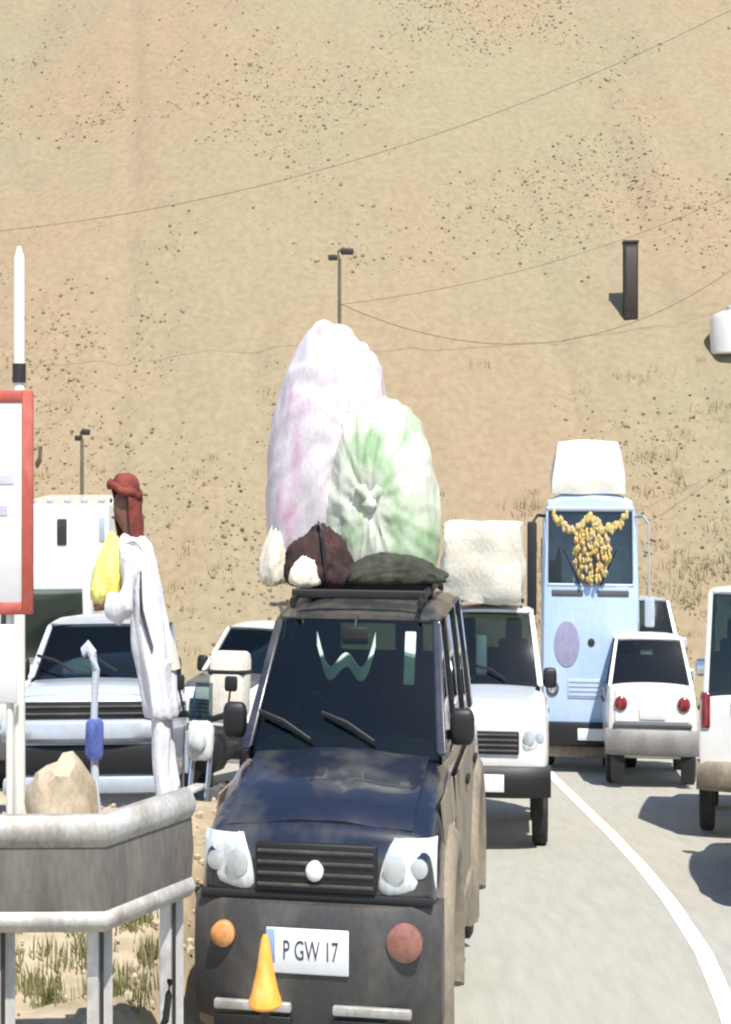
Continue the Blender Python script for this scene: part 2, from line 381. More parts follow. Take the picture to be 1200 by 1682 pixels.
def car(name, label, cat, P, loc, yaw, pitch=0, group=None):
    t = thing(name, label, cat, loc, yaw, pitch, group)
    L, W, H = P['L'], P['W'] / 2, P['H']
    yf, yr = -L / 2, L / 2
    zf, zc, belt = P['zf'], P['zc'], P['belt']
    yc = yf + P['hood']; yrf = yf + P['rf']; yrr = yr - P['rr']; yrb = yr - P['rb']; dk = P.get('deck', belt)
    zb = P.get('zb', .28); r = P.get('r', .33); paint = P['paint']
    wf, wr = yf + P.get('fo', .78), yr - P.get('ro', .75)
    st = [(yf, .90, zb + .16, zf - .16), (yf + .04, .95, zb + .08, zf - .05), (yf + .16, .985, zb, zf), (yf + .5, 1, zb, lerp(zf, zc, .42)),
          (yc - .12, 1, zb, zc - .03), (yc + .1, 1, zb, (zc + belt) / 2), (yc + .6, 1, zb, belt), (yrb - .15, 1, zb, belt), (yrb + .04, .99, zb, lerp(belt, dk, .6)), (yr - .16, .98, zb, dk), (yr - .04, .95, zb + .06, dk - .05), (yr, .91, zb + .14, dk - .16)]
    st = [s_ for i, s_ in enumerate(st) if i == 0 or s_[0] > st[i - 1][0] - 1]
    st.sort(key=lambda q: q[0])
    def ring(y, k, z0, z1):
        h = z1 - z0; w_ = W * k
        half = [(0, z0), (.8 * w_, z0), (.95 * w_, z0 + .05), (.995 * w_, z0 + .3 * h), (w_, z0 + .55 * h), (.985 * w_, z0 + .80 * h), (.95 * w_, z1 - .03), (.86 * w_, z1), (.45 * w_, z1 + .018), (0, z1 + .024)]
        return [(x, y, z) for x, z in half] + [(-x, y, z) for x, z in half[-2:0:-1]]
    b = NB(); loft(b, [ring(*s_) for s_ in st])
    cuts = []
    for yy in (wf, wr):
        c_ = NB(); lathe_x(c_, [(-W - .2, r * 1.17), (-W + .30, r * 1.17)], 32, (0, yy, r)); cuts.append(c_)
        c_ = NB(); lathe_x(c_, [(W - .30, r * 1.17), (W + .2, r * 1.17)], 32, (0, yy, r)); cuts.append(c_)
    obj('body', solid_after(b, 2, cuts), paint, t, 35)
    def top(y):
        for a, c_ in zip(st, st[1:]):
            if a[0] <= y <= c_[0]: return lerp(a[3], c_[3], (y - a[0]) / max(1e-6, c_[0] - a[0]))
        return belt
    # bonnet, doors
    b = NB()
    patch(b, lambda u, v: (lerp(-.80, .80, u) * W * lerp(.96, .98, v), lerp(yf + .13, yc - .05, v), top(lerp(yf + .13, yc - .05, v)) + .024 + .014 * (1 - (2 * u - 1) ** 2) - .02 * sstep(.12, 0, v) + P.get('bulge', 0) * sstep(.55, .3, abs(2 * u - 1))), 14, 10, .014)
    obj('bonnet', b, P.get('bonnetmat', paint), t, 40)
    for s_ in (-1, 1):
        for (d0, d1) in P['doors']:
            b = NB()
            def dfn(u, v):
                z = lerp(zb + .10, belt - .05, v); f = (z - zb) / (belt - zb)
                k = 0.975 + .03 * math.sin(min(1, max(0, f)) * math.pi * .9)
                return (s_ * (W * k + .004), lerp(yf + d0, yf + d1, u if s_ > 0 else 1 - u), z)
            patch(b, dfn, 2, 6, .012)
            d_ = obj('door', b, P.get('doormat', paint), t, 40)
            b = NB(); rbox(b, (s_ * (W + .02), yf + d1 - .14, belt - .16), (.03, .16, .035), .012, 2)
            obj('door_handle', b, M['black'], d_)
    # cabin
    wb, wt = P.get('wb', W * .86), P.get('wt', W * .72)
    zr = H - .05
    A = {}
    for s_ in (-1, 1):
        A[s_, 'fb'] = Vector((s_ * wb, yc - .02, zc + .0)); A[s_, 'ft'] = Vector((s_ * wt, yrf, zr))
        A[s_, 'rb'] = Vector((s_ * wb * .98, yrb, belt - .01)); A[s_, 'rt'] = Vector((s_ * wt, yrr, zr))
    b = NB()
    rg = []
    for i in range(9):
        f = i / 8; y = lerp(yrf - .04, yrr + .04, f); e = .5 * (abs(2 * f - 1)) ** 6
        ww = (wt + .05) * (1 - .04 * abs(2 * f - 1) ** 4); zt = H - .045 * abs(2 * f - 1) ** 3
        half = [(0, zr - .015), (ww * .9, zr - .015), (ww, zr), (ww * .985, zt - .022), (ww * .88, zt - .004), (ww * .5, zt + .014), (0, zt + .018)]
        rg.append([(x, y, z) for x, z in half] + [(-x, y, z) for x, z in half[-2:0:-1]])
    loft(b, rg); obj('roof', b, P.get('roofmat', paint), t, 45)
    pw = P.get('pw', .075)
    def beam(a, c_, w1, d1):
        b = NB(); a, c_ = Vector(a), Vector(c_)
        lo = [(a + Vector((dx * w1, dy * d1, 0))) for dx, dy in ((-.5, -.5), (.5, -.5), (.5, .5), (-.5, .5))]
        hi = [(c_ + Vector((dx * w1 * .85, dy * d1 * .85, 0))) for dx, dy in ((-.5, -.5), (.5, -.5), (.5, .5), (-.5, .5))]
        loft(b, [lo, hi]); bmesh.ops.bevel(b, geom=list(b.edges), offset=.012, segments=2, affect='EDGES')
        return b
    for s_ in (-1, 1):
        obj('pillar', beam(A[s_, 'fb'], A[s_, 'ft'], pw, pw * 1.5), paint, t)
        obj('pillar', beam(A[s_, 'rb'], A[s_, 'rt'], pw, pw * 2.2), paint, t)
        cuts_ = [0] + P['pil'] + [1]
        for f in P['pil']:
            yb = lerp(A[s_, 'fb'].y, A[s_, 'rb'].y, f); yt = min(max(yb, yrf + .05), yrr - .05)
            obj('pillar', beam((s_ * wb * .99, yb, belt - .02), (s_ * wt, yt, zr), pw * .8, pw * 1.2), M['black'] if P.get('bpil', True) else paint, t)
        for f0, f1 in zip(cuts_, cuts_[1:]):
            y0, y1 = lerp(A[s_, 'fb'].y, A[s_, 'rb'].y, f0), lerp(A[s_, 'fb'].y, A[s_, 'rb'].y, f1)
            t0 = yrf if f0 == 0 else min(max(y0, yrf + .05), yrr - .05); t1 = yrr if f1 == 1 else min(max(y1, yrf + .05), yrr - .05)
            q = quadfn((s_ * wb, y0, belt - .02), (s_ * wb, y1, belt - .02), (s_ * wt, t1, zr), (s_ * wt, t0, zr), (s_ * .012, 0, 0))
            b = NB(); patch(b, q, 4, 3, .006); obj('side_window', b, M['glass'], t)
    b = NB(); patch(b, quadfn(A[-1, 'fb'] + Vector((0, -.01, -.02)), A[1, 'fb'] + Vector((0, -.01, -.02)), A[1, 'ft'] + Vector((0, -.015, .005)), A[-1, 'ft'] + Vector((0, -.015, .005)), (0, -.05, 0)), 10, 4, .006)
    obj('windscreen', b, P.get('glass', M['glass']), t)
    b = NB(); patch(b, quadfn(A[1, 'rb'] + Vector((0, .02, -.01)), A[-1, 'rb'] + Vector((0, .02, -.01)), A[-1, 'rt'] + Vector((0, .02, 0)), A[1, 'rt'] + Vector((0, .02, 0)), (0, .04, 0)), 8, 4, .006)
    obj('rear_window', b, M['glass'], t)
    # inside
    b = NB(); rbox(b, (0, yc + .26, belt - .04), (wb * 1.9, .5, .22), .05, 2); obj('dashboard', b, M['interior'], t)
    for s_ in (-.38, .38):
        b = NB(); ys_ = yf + P['rf'] + .45
        rbox(b, (s_ * W * 1.1, ys_, belt + .08), (.46, .14, .62), .05, 2, Matrix.Rotation(-.2, 3, 'X')); rbox(b, (s_ * W * 1.1, ys_ + .08, min(H - .16, belt + .46)), (.24, .09, .17), .03, 2)
        obj('seat', b, M['interior'], t)
    b = NB(); rbox(b, (0, yrb - .45, belt + .05), (W * 1.6, .16, .5), .05, 2); obj('seat', b, M['interior'], t)
    b = NB(); sx = -.38 * W * 1.1 if P.get('lhd') else .38 * W * 1.1
    ringp = [(sx + .18 * math.cos(a), yc + .58 + .06 * math.sin(a), belt + .06 + .17 * math.sin(a)) for a in [2 * math.pi * k / 18 for k in range(19)]]
    tube(b, ringp, .014, 6, False); tube(b, [(sx, yc + .4, belt), (sx, yc + .58, belt + .06)], .03, 6); tube(b, [(sx - .17, yc + .58, belt + .06), (sx + .17, yc + .58, belt + .06)], .012, 5); obj('steering_wheel', b, M['black'], t)
    # wheels
    for yy in (wf, wr):
        for s_ in (-1, 1): wheel(t, s_ * (W - .125), yy, r, .22, M['rim'], s_)
    for s_ in (-1, 1): mirror(t, s_, wb + .02, yc + .14, zc + P.get('mz', .06), P.get('mirmat', paint))
    # bumpers
    for kind, y0, sg in (('front', yf, -1), ('rear', yr, 1)):
        z0, z1 = P['fb'] if kind == 'front' else P['bb']
        bmp = P.get('fbm', paint) if kind == 'front' else P.get('bbm', paint)
        b = NB(); rg = []
        for i in range(15):
            u = 2 * i / 14 - 1; x = u * (W + .012); dy = sg * (.11 - .17 * abs(u) ** 3.2) + y0
            h = z1 - z0
            pr = [(-.16, 0), (-.02, .02 * h), (.035, .22 * h), (.045, .6 * h), (.03, .86 * h), (-.02, h), (-.16, h)]
            rg.append([(x, dy + sg * p, z0 + q) for p, q in (pr if sg < 0 else pr[::-1])])
        loft(b, rg); obj('front_bumper' if kind == 'front' else 'rear_bumper', b, bmp, t, 40)
    if 'grille' in P:
        gx, g0, g1 = P['grille']; b = NB()
        rbox(b, (0, yf - .0, (g0 + g1) / 2), (2 * gx, .07, g1 - g0), .015, 2); g = obj('grille', b, M['black'], t)
        ns = P.get('slats', 4)
        for k in range(ns):
            b = NB(); rbox(b, (0, yf - .042, lerp(g0, g1, (k + .7) / (ns + .4))), (2 * gx * .96, .016, .014), .004, 1); obj('slat', b, P.get('slatm', M['bumper']), g)
    for (x0, x1, z0, z1) in P.get('lamps', []):
        for s_ in (-1, 1):
            b = NB()
            def lf(u, v):
                x = lerp(x0 + (.10 * v * v if P.get('wrap') else 0), x1, u); return (s_ * x if s_ > 0 else s_ * lerp(x1, x0 + (.10 * v * v if P.get('wrap') else 0), u), yf - .035 + .13 * max(0, ((x if s_ > 0 else lerp(x1, x0, u)) / W)) ** 5 + .05 * v * v + .03 * (2 * abs(u - .5)) ** 6 + .03 * (2 * abs(v - .5)) ** 6, lerp(z0, z1, v))
            patch(b, lf, 12, 8, .09)
            h = obj('headlight', b, M['lamp'], t, 40)
            for q, fx in enumerate((.3, .72)):
                b = NB(); xx = s_ * lerp(x0, x1, fx); rr = min(z1 - z0, x1 - x0) * (.40 if q == 0 else .30)
                y_ = yf - .055 + .13 * (abs(xx) / W) ** 5
                pr = [(k * rr, .012 * (1 - k * k)) for k in (1, .7, .35)]
                rings = [[(xx + ra * math.cos(2 * math.pi * k / 18), y_ + .012 - dy, (z0 + z1) / 2 + ra * .62 * math.sin(2 * math.pi * k / 18)) for k in range(18)] for ra, dy in pr]
                loft(b, rings); obj('reflector', b, M['reflector'], h)
    # wipers
    for sx_ in (-.3, .28):
        b = NB(); a = Vector((sx_ * W, yc - .05, zc + .045)); e = a + Vector((-.42 * W * 2 * .6, .13, .10))
        tube(b, [a, a.lerp(e, .5) + Vector((0, -.03, .02)), e], .011, 5); obj('wiper', b, M['black'], t)
    return t
def disc_y(bm, c, r, th=.02, seg=20, dome=.4, sg=-1, sq=.6):
    rings = [[(c[0] + ra * r * math.cos(2 * math.pi * k / seg), c[1] + sg * d_ * th, c[2] + sq * ra * r * math.sin(2 * math.pi * k / seg)) for k in range(seg)] for ra, d_ in ((1, -1), (1, .6), (.85, 1), (.45, 1 + dome * .8), (.1, 1 + dome))]
    loft(bm, rings)

# ---- the dark SUV in front
P = dict(L=3.95, W=1.74, H=1.67, zf=.965, zc=1.12, belt=1.06, hood=1.18, rf=1.86, rr=.30, rb=.10, zb=.30, r=.35, paint=M['navy'], roofmat=M['litdustyroof'],
         doors=[(1.35, 2.3), (2.32, 3.1)], pil=[.42, .72], fb=(.24, .70), bb=(.30, .62), fbm=M['bumper'], bbm=M['bumper'], mirmat=M['black'], mz=.10,
         grille=(.43, .735, .915), slats=4, lamps=[(.44, .84, .735, .935)], wb=.775, wt=.655, doormat=M['beige'], bulge=.012, lhd=True, fo=.80, wrap=True)
suv = car('sport_utility_vehicle', 'dark navy off-roader nearest the camera with tall cloth bundles on its roof', 'car', P, (-.045, 11.95, 0), R(-8.8), 0)
yf = -3.95 / 2
b = NB(); disc_y(b, (0, yf - .05, .82), .062); obj('emblem', b, M['signwhite'], suv)
for s_, mm in ((-1, 'amber'), (1, 'fogred')):
    b = NB(); disc_y(b, (s_ * .64 + (.0), yf - .115, .585), .085 if s_ < 0 else .125, .03, 24, .4, -1, .55); obj('fog_lamp', b, M[mm], suv)
    b = NB(); rbox(b, (s_ * .42, yf - .15, .335), (.55, .05, .035), .012, 2); obj('bumper_trim', b, M['galv'], suv)
    b = NB(); rbox(b, (s_ * .42, yf - .145, .275), (.55, .03, .05), .01, 2); obj('air_intake', b, M['black'], suv)
    # flared beige wheel arch and sill
    for yy in (yf + .80, 3.95 / 2 - .75):
        b = NB(); rg = []
        for k in range(17):
            a = math.pi * (-.12 + 1.24 * k / 16); ca, sa = math.cos(a), math.sin(a)
            rg.append([(s_ * x, yy + rr * ca, .35 + rr * sa) for x, rr in ((.80, .415), (.91, .42), (.94, .45), (.93, .50), (.88, .54), (.80, .55))])
        loft(b, rg); bmesh.ops.recalc_face_normals(b, faces=b.faces); obj('wheel_arch', b, M['beige'], suv, 50)
    b = NB(); rbox(b, (s_ * .865, .02, .36), (.06, 1.5, .14), .02, 2); obj('sill', b, M['beige'], suv)
    b = NB()
    def ff(u, v):
        y = lerp(yf + .50, yf + 1.33, u if s_ > 0 else 1 - u); z = lerp(.86, 1.015, v); return (s_ * (.868 - .03 * v), y, z)
    patch(b, ff, 6, 2, .012); obj('wing_panel', b, M['beige'], suv)
    b = NB(); tube(b, [(s_ * .53, -.25, 1.695), (s_ * .53, 0, 1.715), (s_ * .53, 1.4, 1.71), (s_ * .53, 1.55, 1.67)], .022, 8); rk = obj('rack_rail', b, M['black'], suv)
    for yy in (-.2, .6, 1.4):
        b = NB(); rbox(b, (s_ * .53, yy, 1.69), (.04, .06, .05), .01, 1); obj('rail_foot', b, M['black'], rk)
for yy in (-.1, .5, 1.1):
    b = NB(); tube(b, [(-.56, yy, 1.725), (.56, yy, 1.725)], .02, 8); obj('rack_bar', b, M['black'], suv)
plate(suv, (-.03, yf - .165, .545), .58, .165, -1, True, 'P GW 17')
b = NB(); rbox(b, (0, yf + .005, .715), (1.66, .05, .035), .01, 1); obj('trim_gap', b, M['black'], suv)
b = NB(); rbox(b, (0, yf + 1.72, 1.555), (.22, .04, .075), .02, 2); tube(b, [(0, yf + 1.72, 1.58), (0, yf + 1.80, 1.63)], .012, 6); obj('rear_view_mirror', b, M['black'], suv)
b = NB(); rbox(b, (.46, yf + 1.64, 1.47), (.09, .015, .26), .006, 1, Matrix.Rotation(-.6, 3, 'X')); obj('sun_visor', b, M['reflvisor'], suv)
# pale zigzag ribbon behind the screen, standing in for a reflection on the glass
g = tag(NB and obj('garland', (lambda b: (patch(b, lambda u, v: (lerp(-.24, .24, u), 0.02 * math.sin(u * 14), -.05 - .15 * abs(math.sin(u * math.pi)) - .06 * math.sin(u * math.pi * 3) + lerp(.03, -.03, v)), 28, 3, .012), b)[1])(NB()), M['reflvisor']), 'pale zigzag ribbon standing in for a reflection in the dark off-roader windscreen', 'garland')
g.location = (-.045 + (yf + 1.62) * math.sin(R(8.8)) - .06, 11.95 + (yf + 1.62) * math.cos(R(7.5)), 1.60 * S); g.rotation_euler = (0, 0, R(-7.5))

# ---- bundles on the SUV roof
def bundle(name, label, c, size, m, seed, tilt=0, fold=.05, knot=None, egg=.25, cat='bundle', sub=5, box=.0):
    # knot: direction in which the cloth is gathered; creases fan out from there
    b = NB(); bmesh.ops.create_icosphere(b, subdivisions=sub, radius=1)
    kd = Vector(knot).normalized() if knot else Vector((.2, -.3, 1)).normalized()
    u = kd.cross(Vector((.3, .9, .1))).normalized(); w_ = kd.cross(u)
    for v in b.verts:
        p = v.co.copy(); z = p.z
        q = 1 - egg * max(-.6, z)
        ang = math.atan2(p.dot(w_), p.dot(u)); far = math.acos(max(-1, min(1, p.dot(kd))))
        wob = noise.noise(p * 1.4 + Vector((seed, 0, 0)))
        cr = noise.noise(Vector((math.cos(ang) * 3.2 + seed, math.sin(ang) * 3.2, far * .55 + wob)))
        cr2 = noise.noise(Vector((math.cos(ang) * 7 + seed, math.sin(ang) * 7, far * .9 + wob * 2)))
        amp = (.30 + .70 * math.exp(-far * 1.0)) * min(1, far / .35 + .25) * min(1, (math.pi - far) / .5)
        d = 1 + fold * 1.5 * wob + fold * amp * (1.5 * (.35 - abs(cr) * 1.9) + .8 * (.3 - abs(cr2) * 1.6))
        d += fold * .5 * (.3 - abs(noise.noise(p * 2.6 + Vector((0, seed, 3)))) * 1.6)
        if knot: d -= .16 * math.exp(-(far / .16) ** 2)
        if box:
            mx = max(abs(p.x), abs(p.y), abs(p.z)); p = p * lerp(1, 1 / mx, box) ; p.z = p.z if abs(p.z) < 1 else math.copysign(1, p.z)
        pz = p.z
        if pz < -.55: pz = -.55 - (-.55 - pz) * .35
        v.co = Vector((p.x * size[0] * q * d, p.y * size[1] * q * d, (pz * d + .6) * size[2]))
    o = obj(name, b, m, None, 80); o.location = (c[0], c[1], c[2] * S); o.rotation_euler = (0, tilt, 0)
    if knot:
        kp = Vector((kd.x * size[0] * (1 - egg * max(-.6, kd.z)) * .84, kd.y * size[1] * (1 - egg * max(-.6, kd.z)) * .84, (kd.z * .84 + .6) * size[2]))
        b = NB(); bmesh.ops.create_icosphere(b, subdivisions=3, radius=1)
        kr = .16 * min(size[:2])
        for v in b.verts:
            d = 1 + .35 * noise.noise(v.co * 2.6 + Vector((seed, 1, 0))); v.co = kp + Vector((v.co.x * kr * d * 1.2, v.co.y * kr * d, v.co.z * kr * d * .7))
        for a in (-.6, .7):
            e = kp + Vector((math.sin(a) * kr * 3, -kr * .6, math.cos(a) * kr * 1.2)); tube(b, [kp, kp.lerp(e, .5) + Vector((0, -kr * .5, kr * .3)), e], [kr * .45, kr * .5, kr * .2], 7)
        obj('knot', b, m, o, 70)
    return tag(o, label, cat)
bz = 1.745
bundle('cloth_bundle', 'tall pinkish white printed cloth bundle, highest on the dark off-roader roof', (-.345, 13.15, bz), (.60, .52, .76), M['bagpink'], 1.3, .03, .055, (.45, -.9, .35), .03, sub=6, box=.10)
bundle('cloth_bundle', 'rounded pale green and cream cloth bundle tied on the off-roader roof beside the pink one', (.17, 12.85, bz), (.53, .46, .535), M['baggreen'], 5.1, -.03, .055, (-.25, -1, .1), .0, sub=6, box=.10)
bundle('cloth_bundle', 'small cream bag hanging at the lower corner of the roof load', (-.80, 12.95, bz - .02), (.17, .24, .22), M['bagcream'], 8.7, .1, .1)
bundle('cloth_bundle', 'dark maroon blanket roll squeezed under the pink bundle on the rack', (-.40, 12.42, bz), (.30, .20, .16), M['bagmaroon'], 3.3, 0, .14)
bundle('cloth_bundle', 'small bright cream pouch on the front of the roof rack', (-.52, 12.25, bz), (.13, .11, .08), M['bagcream'], 4.4, 0, .1)
bundle('cloth_bundle', 'dark olive holdall lying under the green bundle on the rack', (.24, 12.38, bz), (.44, .17, .085), M['bagolive'], 6.1, 0, .12)
def strap(label, pts, r=.012):
    b = NB(); tube(b, pts, r, 6); tag(obj('strap', b, M['black'], None, 30, False), label, 'strap')
strap('black strap running down over the maroon blanket roll', [(-.41, 12.44, 2.02 * S), (-.40, 12.34, 2.02 * S), (-.37, 12.24, 1.96 * S), (-.34, 12.2, 1.80 * S)], .014)

# ---- orange marker in front of the bumper
mk = thing('cone_marker', 'small orange cone on a dark stake in front of the off-roader bumper', 'cone', (-.63, 8.95, 0))
b = NB(); tube(b, [(0, 0, 0), (0, 0, .56)], .03, 10); lathe_z(b, [(0, .12), (.03, .11), (.045, .04)], 16); obj('stake', b, M['dark'], mk)
b = NB(); lathe_z(b, [(.535, .095), (.545, .106), (.56, .10), (.58, .086), (.66, .053), (.755, .027), (.77, .014)], 22); obj('cone', b, M['cone'], mk, 40)

# ---- pickup-like white jeep behind, right of the SUV
def slope(y): return math.atan((road_z(y + .8) - road_z(y - .8)) / 1.6)
def on_road(x, y): return (x, y, road_z(y))
P = dict(L=3.9, W=1.66, H=1.72, zf=1.0, zc=1.13, belt=1.08, hood=1.0, rf=1.62, rr=.3, rb=.1, zb=.42, r=.35, paint=M['white'], doors=[(1.2, 2.1), (2.12, 2.95)], pil=[.42, .74],
         fb=(.38, .60), bb=(.36, .6), fbm=M['black'], bbm=M['black'], mirmat=M['black'], grille=(.42, .68, .84), lamps=[(.46, .78, .70, .90)], wb=.72, wt=.60, bonnetmat=M['silver'], lhd=True)
jeep = car('jeep', 'white jeep facing us with cream sacks on its roof, beside the blue bus', 'car', P, on_road(1.82, 20.85), R(-6), slope(20.85))
plate(jeep, (0, -1.95 - .17, .49), .44, .12, -1)
b = NB(); rbox(b, (-.12, -.46, 1.34), (.16, .05, .34), .03, 2, Matrix.Rotation(-.5, 3, 'X')); obj('pale_slab', b, M['paleblue'], jeep)  # pale tilted slab just behind the jeep windscreen
for s_ in (-.48, .48):
    b = NB(); tube(b, [(s_, -.2, 1.76), (s_, 1.5, 1.76)], .02, 8); obj('rack_rail', b, M['black'], jeep)
def sackload(name, label, c, size, m, seed, rot=0, cat='sack', taper=.06, lump=.06):
    b = NB(); bmesh.ops.create_cube(b, size=1); bmesh.ops.subdivide_edges(b, edges=b.edges[:], cuts=9, use_grid_fill=True)
    for v in b.verts:
        p = v.co.copy() * 2; q = p.normalized() * max(abs(p.x), abs(p.y), abs(p.z)); p = p.lerp(q, .28)
        d = 1 + lump * noise.noise(p * 1.7 + Vector((seed, 0, 0))) * 1.6 + lump * .6 * noise.noise(p * 4 + Vector((0, seed, 0)))
        k = 1 - taper * (p.z + 1) / 2
        v.co = Vector((p.x * size[0] / 2 * d * k, p.y * size[1] / 2 * d * k, (p.z * d + 1) * size[2] / 2))
    o = obj(name, b, m, None, 60); o.location = (c[0], c[1], c[2]); o.rotation_euler = (0, 0, rot)
    return tag(o, label, cat)
jz = road_z(21.4) + 1.76 * S
sackload('sack_load', 'square cream sacking load on the white jeep roof', (1.77, 21.4, jz), (1.24, 1.5, .64), M['sack'], 2.2, R(-7), 'load', .02, .07)
bundle('cloth_bundle', 'tiny dark red bundle at the corner of the jeep roof rack', (1.15, 20.75, jz / S), (.10, .12, .07), M['bagmaroon'], 2.8, 0, .1)

# ---- pale blue bus
def coach(loc, yaw, pitch):
    t = thing('bus', 'pale blue bus facing us with gold garlands on its windscreen', 'bus', loc, yaw, pitch)
    L, W, H = 8.0, .98, 2.90; yf = 0
    b = NB(); rings = []
    for y, k, z0, z1 in ((0, .93, .46, H - .34), (.05, .97, .42, H - .10), (.2, 1, .38, H - .02), (1.4, 1, .36, H), (L - .3, 1, .36, H), (L - .05, .97, .42, H - .06), (L, .93, .5, H - .25)):
        w_ = W * k
        half = [(0, z0), (.9 * w_, z0), (w_, z0 + .08), (w_, 1.2), (.99 * w_, 1.9), (.96 * w_, z1 - .22), (.86 * w_, z1 - .05), (.6 * w_, z1 + .02), (0, z1 + .05)]
        rings.append([(x, y, z) for x, z in half] + [(-x, y, z) for x, z in half[-2:0:-1]])
    loft(b, rings)
    cut = NB(); rbox(cut, (0, .35, 2.33), (1.70, 1.6, .80), .06, 2)
    cuts = [cut]
    for yy in (1.3, 6.2):
        for s_ in (-1, 1):
            c_ = NB(); lathe_x(c_, [(s_ * W - .28, .5), (s_ * W + .28, .5)], 28, (0, yy, .44)); cuts.append(c_)
    obj('body', solid_after(b, 0, cuts), M['bluebus'], t, 30)
    b = NB(); rbox(b, (0, .80, 2.33), (1.66, .08, .76), .02, 1); obj('cab_wall', b, M['cabgrey'], t)
    for s_ in (-1, 1):
        b = NB(); patch(b, quadfn((s_ * .43 - .405, .035, 1.94), (s_ * .43 + .405, .035, 1.94), (s_ * .43 + .405, .055, 2.72), (s_ * .43 - .405, .055, 2.72), (0, -.03, 0)), 6, 4, .008)
        obj('windscreen', b, M['busglass'], t)
    b = NB()
    for z in (1.925, 2.735): rbox(b, (0, .03, z), (1.74, .06, .05), .015, 1)
    for x in (-.855, .855): rbox(b, (x, .035, 2.33), (.05, .06, .78), .015, 1)
    obj('screen_frame', b, M['grey'], t)
    b = NB(); rbox(b, (0, .02, 2.33), (.025, .04, .77), .01, 1); obj('screen_bar', b, M['grey'], t)
    for k in range(5):
        for s_ in (-1, 1):
            b = NB(); rbox(b, (s_ * (W + .004), 1.7 + k * 1.2, 2.15), (.02, .95, .62), .008, 1); obj('side_window', b, M['glass'], t)
    # below the screen
    b = NB(); disc_y(b, (-.46, -.008, 1.32), .25, .012, 24, .2, -1, .95); obj('painted_roundel', b, M['purple'], t, 40)
    b = NB(); disc_y(b, (0.02, -.008, 1.34), .07, .012, 14, .2); obj('emblem', b, M['dark'], t, 40)
    for s_ in (-1, 1):
        b = NB(); rbox(b, (s_ * .45, -.005, 1.85), (.62, .03, .07), .012, 1); obj('air_slot', b, M['darkgrey'], t)
        b = NB(); disc_y(b, (s_ * .74, -.01, .86), .125, .03, 18); h = obj('headlight', b, M['darkgrey'], t, 40)
        b = NB(); disc_y(b, (s_ * .74, -.035, .86), .085, .02, 16); obj('reflector', b, M['chrome'], h, 40)
        b = NB(); tube(b, [(s_ * .90, .05, 2.66), (s_ * 1.04, -.16, 2.66), (s_ * 1.14, -.2, 2.58)], .02, 6); rbox(b, (s_ * 1.15, -.2, 2.10 if s_ < 0 else 1.66), (.19, .09, .98 if s_ < 0 else .30), .03, 2)
        if s_ > 0: tube(b, [(1.14, -.2, 2.6), (1.15, -.2, 1.7)], .015, 6)
        obj('side_mirror', b, M['black'] if s_ < 0 else M['grey'], t)
        b = NB(); tube(b, [(s_ * .2, -.02, 1.93), (s_ * .52, -.03, 2.3)], .012, 5); obj('wiper', b, M['black'], t)
    b = NB(); rbox(b, (0, -.07, .40), (1.96, .2, .24), .05, 2); obj('front_bumper', b, M['black'], t)
    b = NB(); rbox(b, (0, .05, .22), (1.8, .16, .12), .04, 2); obj('skirt', b, M['beige'], t)
    b = NB(); rbox(b, (0, -.005, .86), (.9, .03, .2), .02, 2); g_ = obj('grille', b, M['bluebus'], t)
    for k in range(4):
        b = NB(); rbox(b, (0, -.024, .79 + k * .047), (.84, .014, .016), .004, 1); obj('slat', b, M['grey'], g_)
    plate(t, (0, -.185, .40), .5, .12, -1)
    for yy in (1.3, 6.2):
        for s_ in (-1, 1): wheel(t, s_ * (W - .15), yy, .43, .25, M['rim'], s_)
    return t
BX, BY = 4.42, 28.0
bus = coach(on_road(BX, BY), R(-8), slope(BY + 2))
bz_ = road_z(BY)
def in_bus(o, x, y, z):
    bpy.context.view_layer.update(); o.location = bus.matrix_world @ Vector((x, y, z * S)); o.rotation_euler = bus.rotation_euler
# gold garlands behind the glass (hung in the bus window)
b = NB()
for i in range(230):
    a = random.random() * 2 * math.pi; rr = .38 * math.sqrt(random.random())
    rbox(b, (rr * math.cos(a), random.uniform(-.06, .06), -.17 + rr * .8 * math.sin(a)), (.075, .07, .05), .02, 1, Matrix.Rotation(random.random() * 3, 3, 'Y'))
gd = tag(obj('garland_cluster', b, M['gold'], None, 0), 'round gold garland cluster hung on the middle of the bus windscreen', 'garland'); in_bus(gd, .03, -.10, 2.44)
b = NB()
for i in range(46):
    u = i / 45; x = lerp(-.72, .72, u)
    rbox(b, (x, random.uniform(-.03, .03), .30 - .14 * abs(math.sin(u * math.pi * 2)) + random.uniform(-.03, .03)), (.07, .06, .10), .02, 1, Matrix.Rotation(random.random() * 3, 3, 'Y'))
gd = tag(obj('garland_string', b, M['gold'], None, 0), 'long gold garland looped along the top of the bus windscreen frame', 'garland'); in_bus(gd, 0, -.09, 2.36)
sackload('tarpaulin_load', 'white tarpaulin covered load on the pale blue bus roof', (BX + .24, BY + 1.9, road_z(BY + 2.0) + 2.97 * S), (1.66, 2.6, .60), M['tarp'], 4.2, R(-8), 'load', .20, .025)

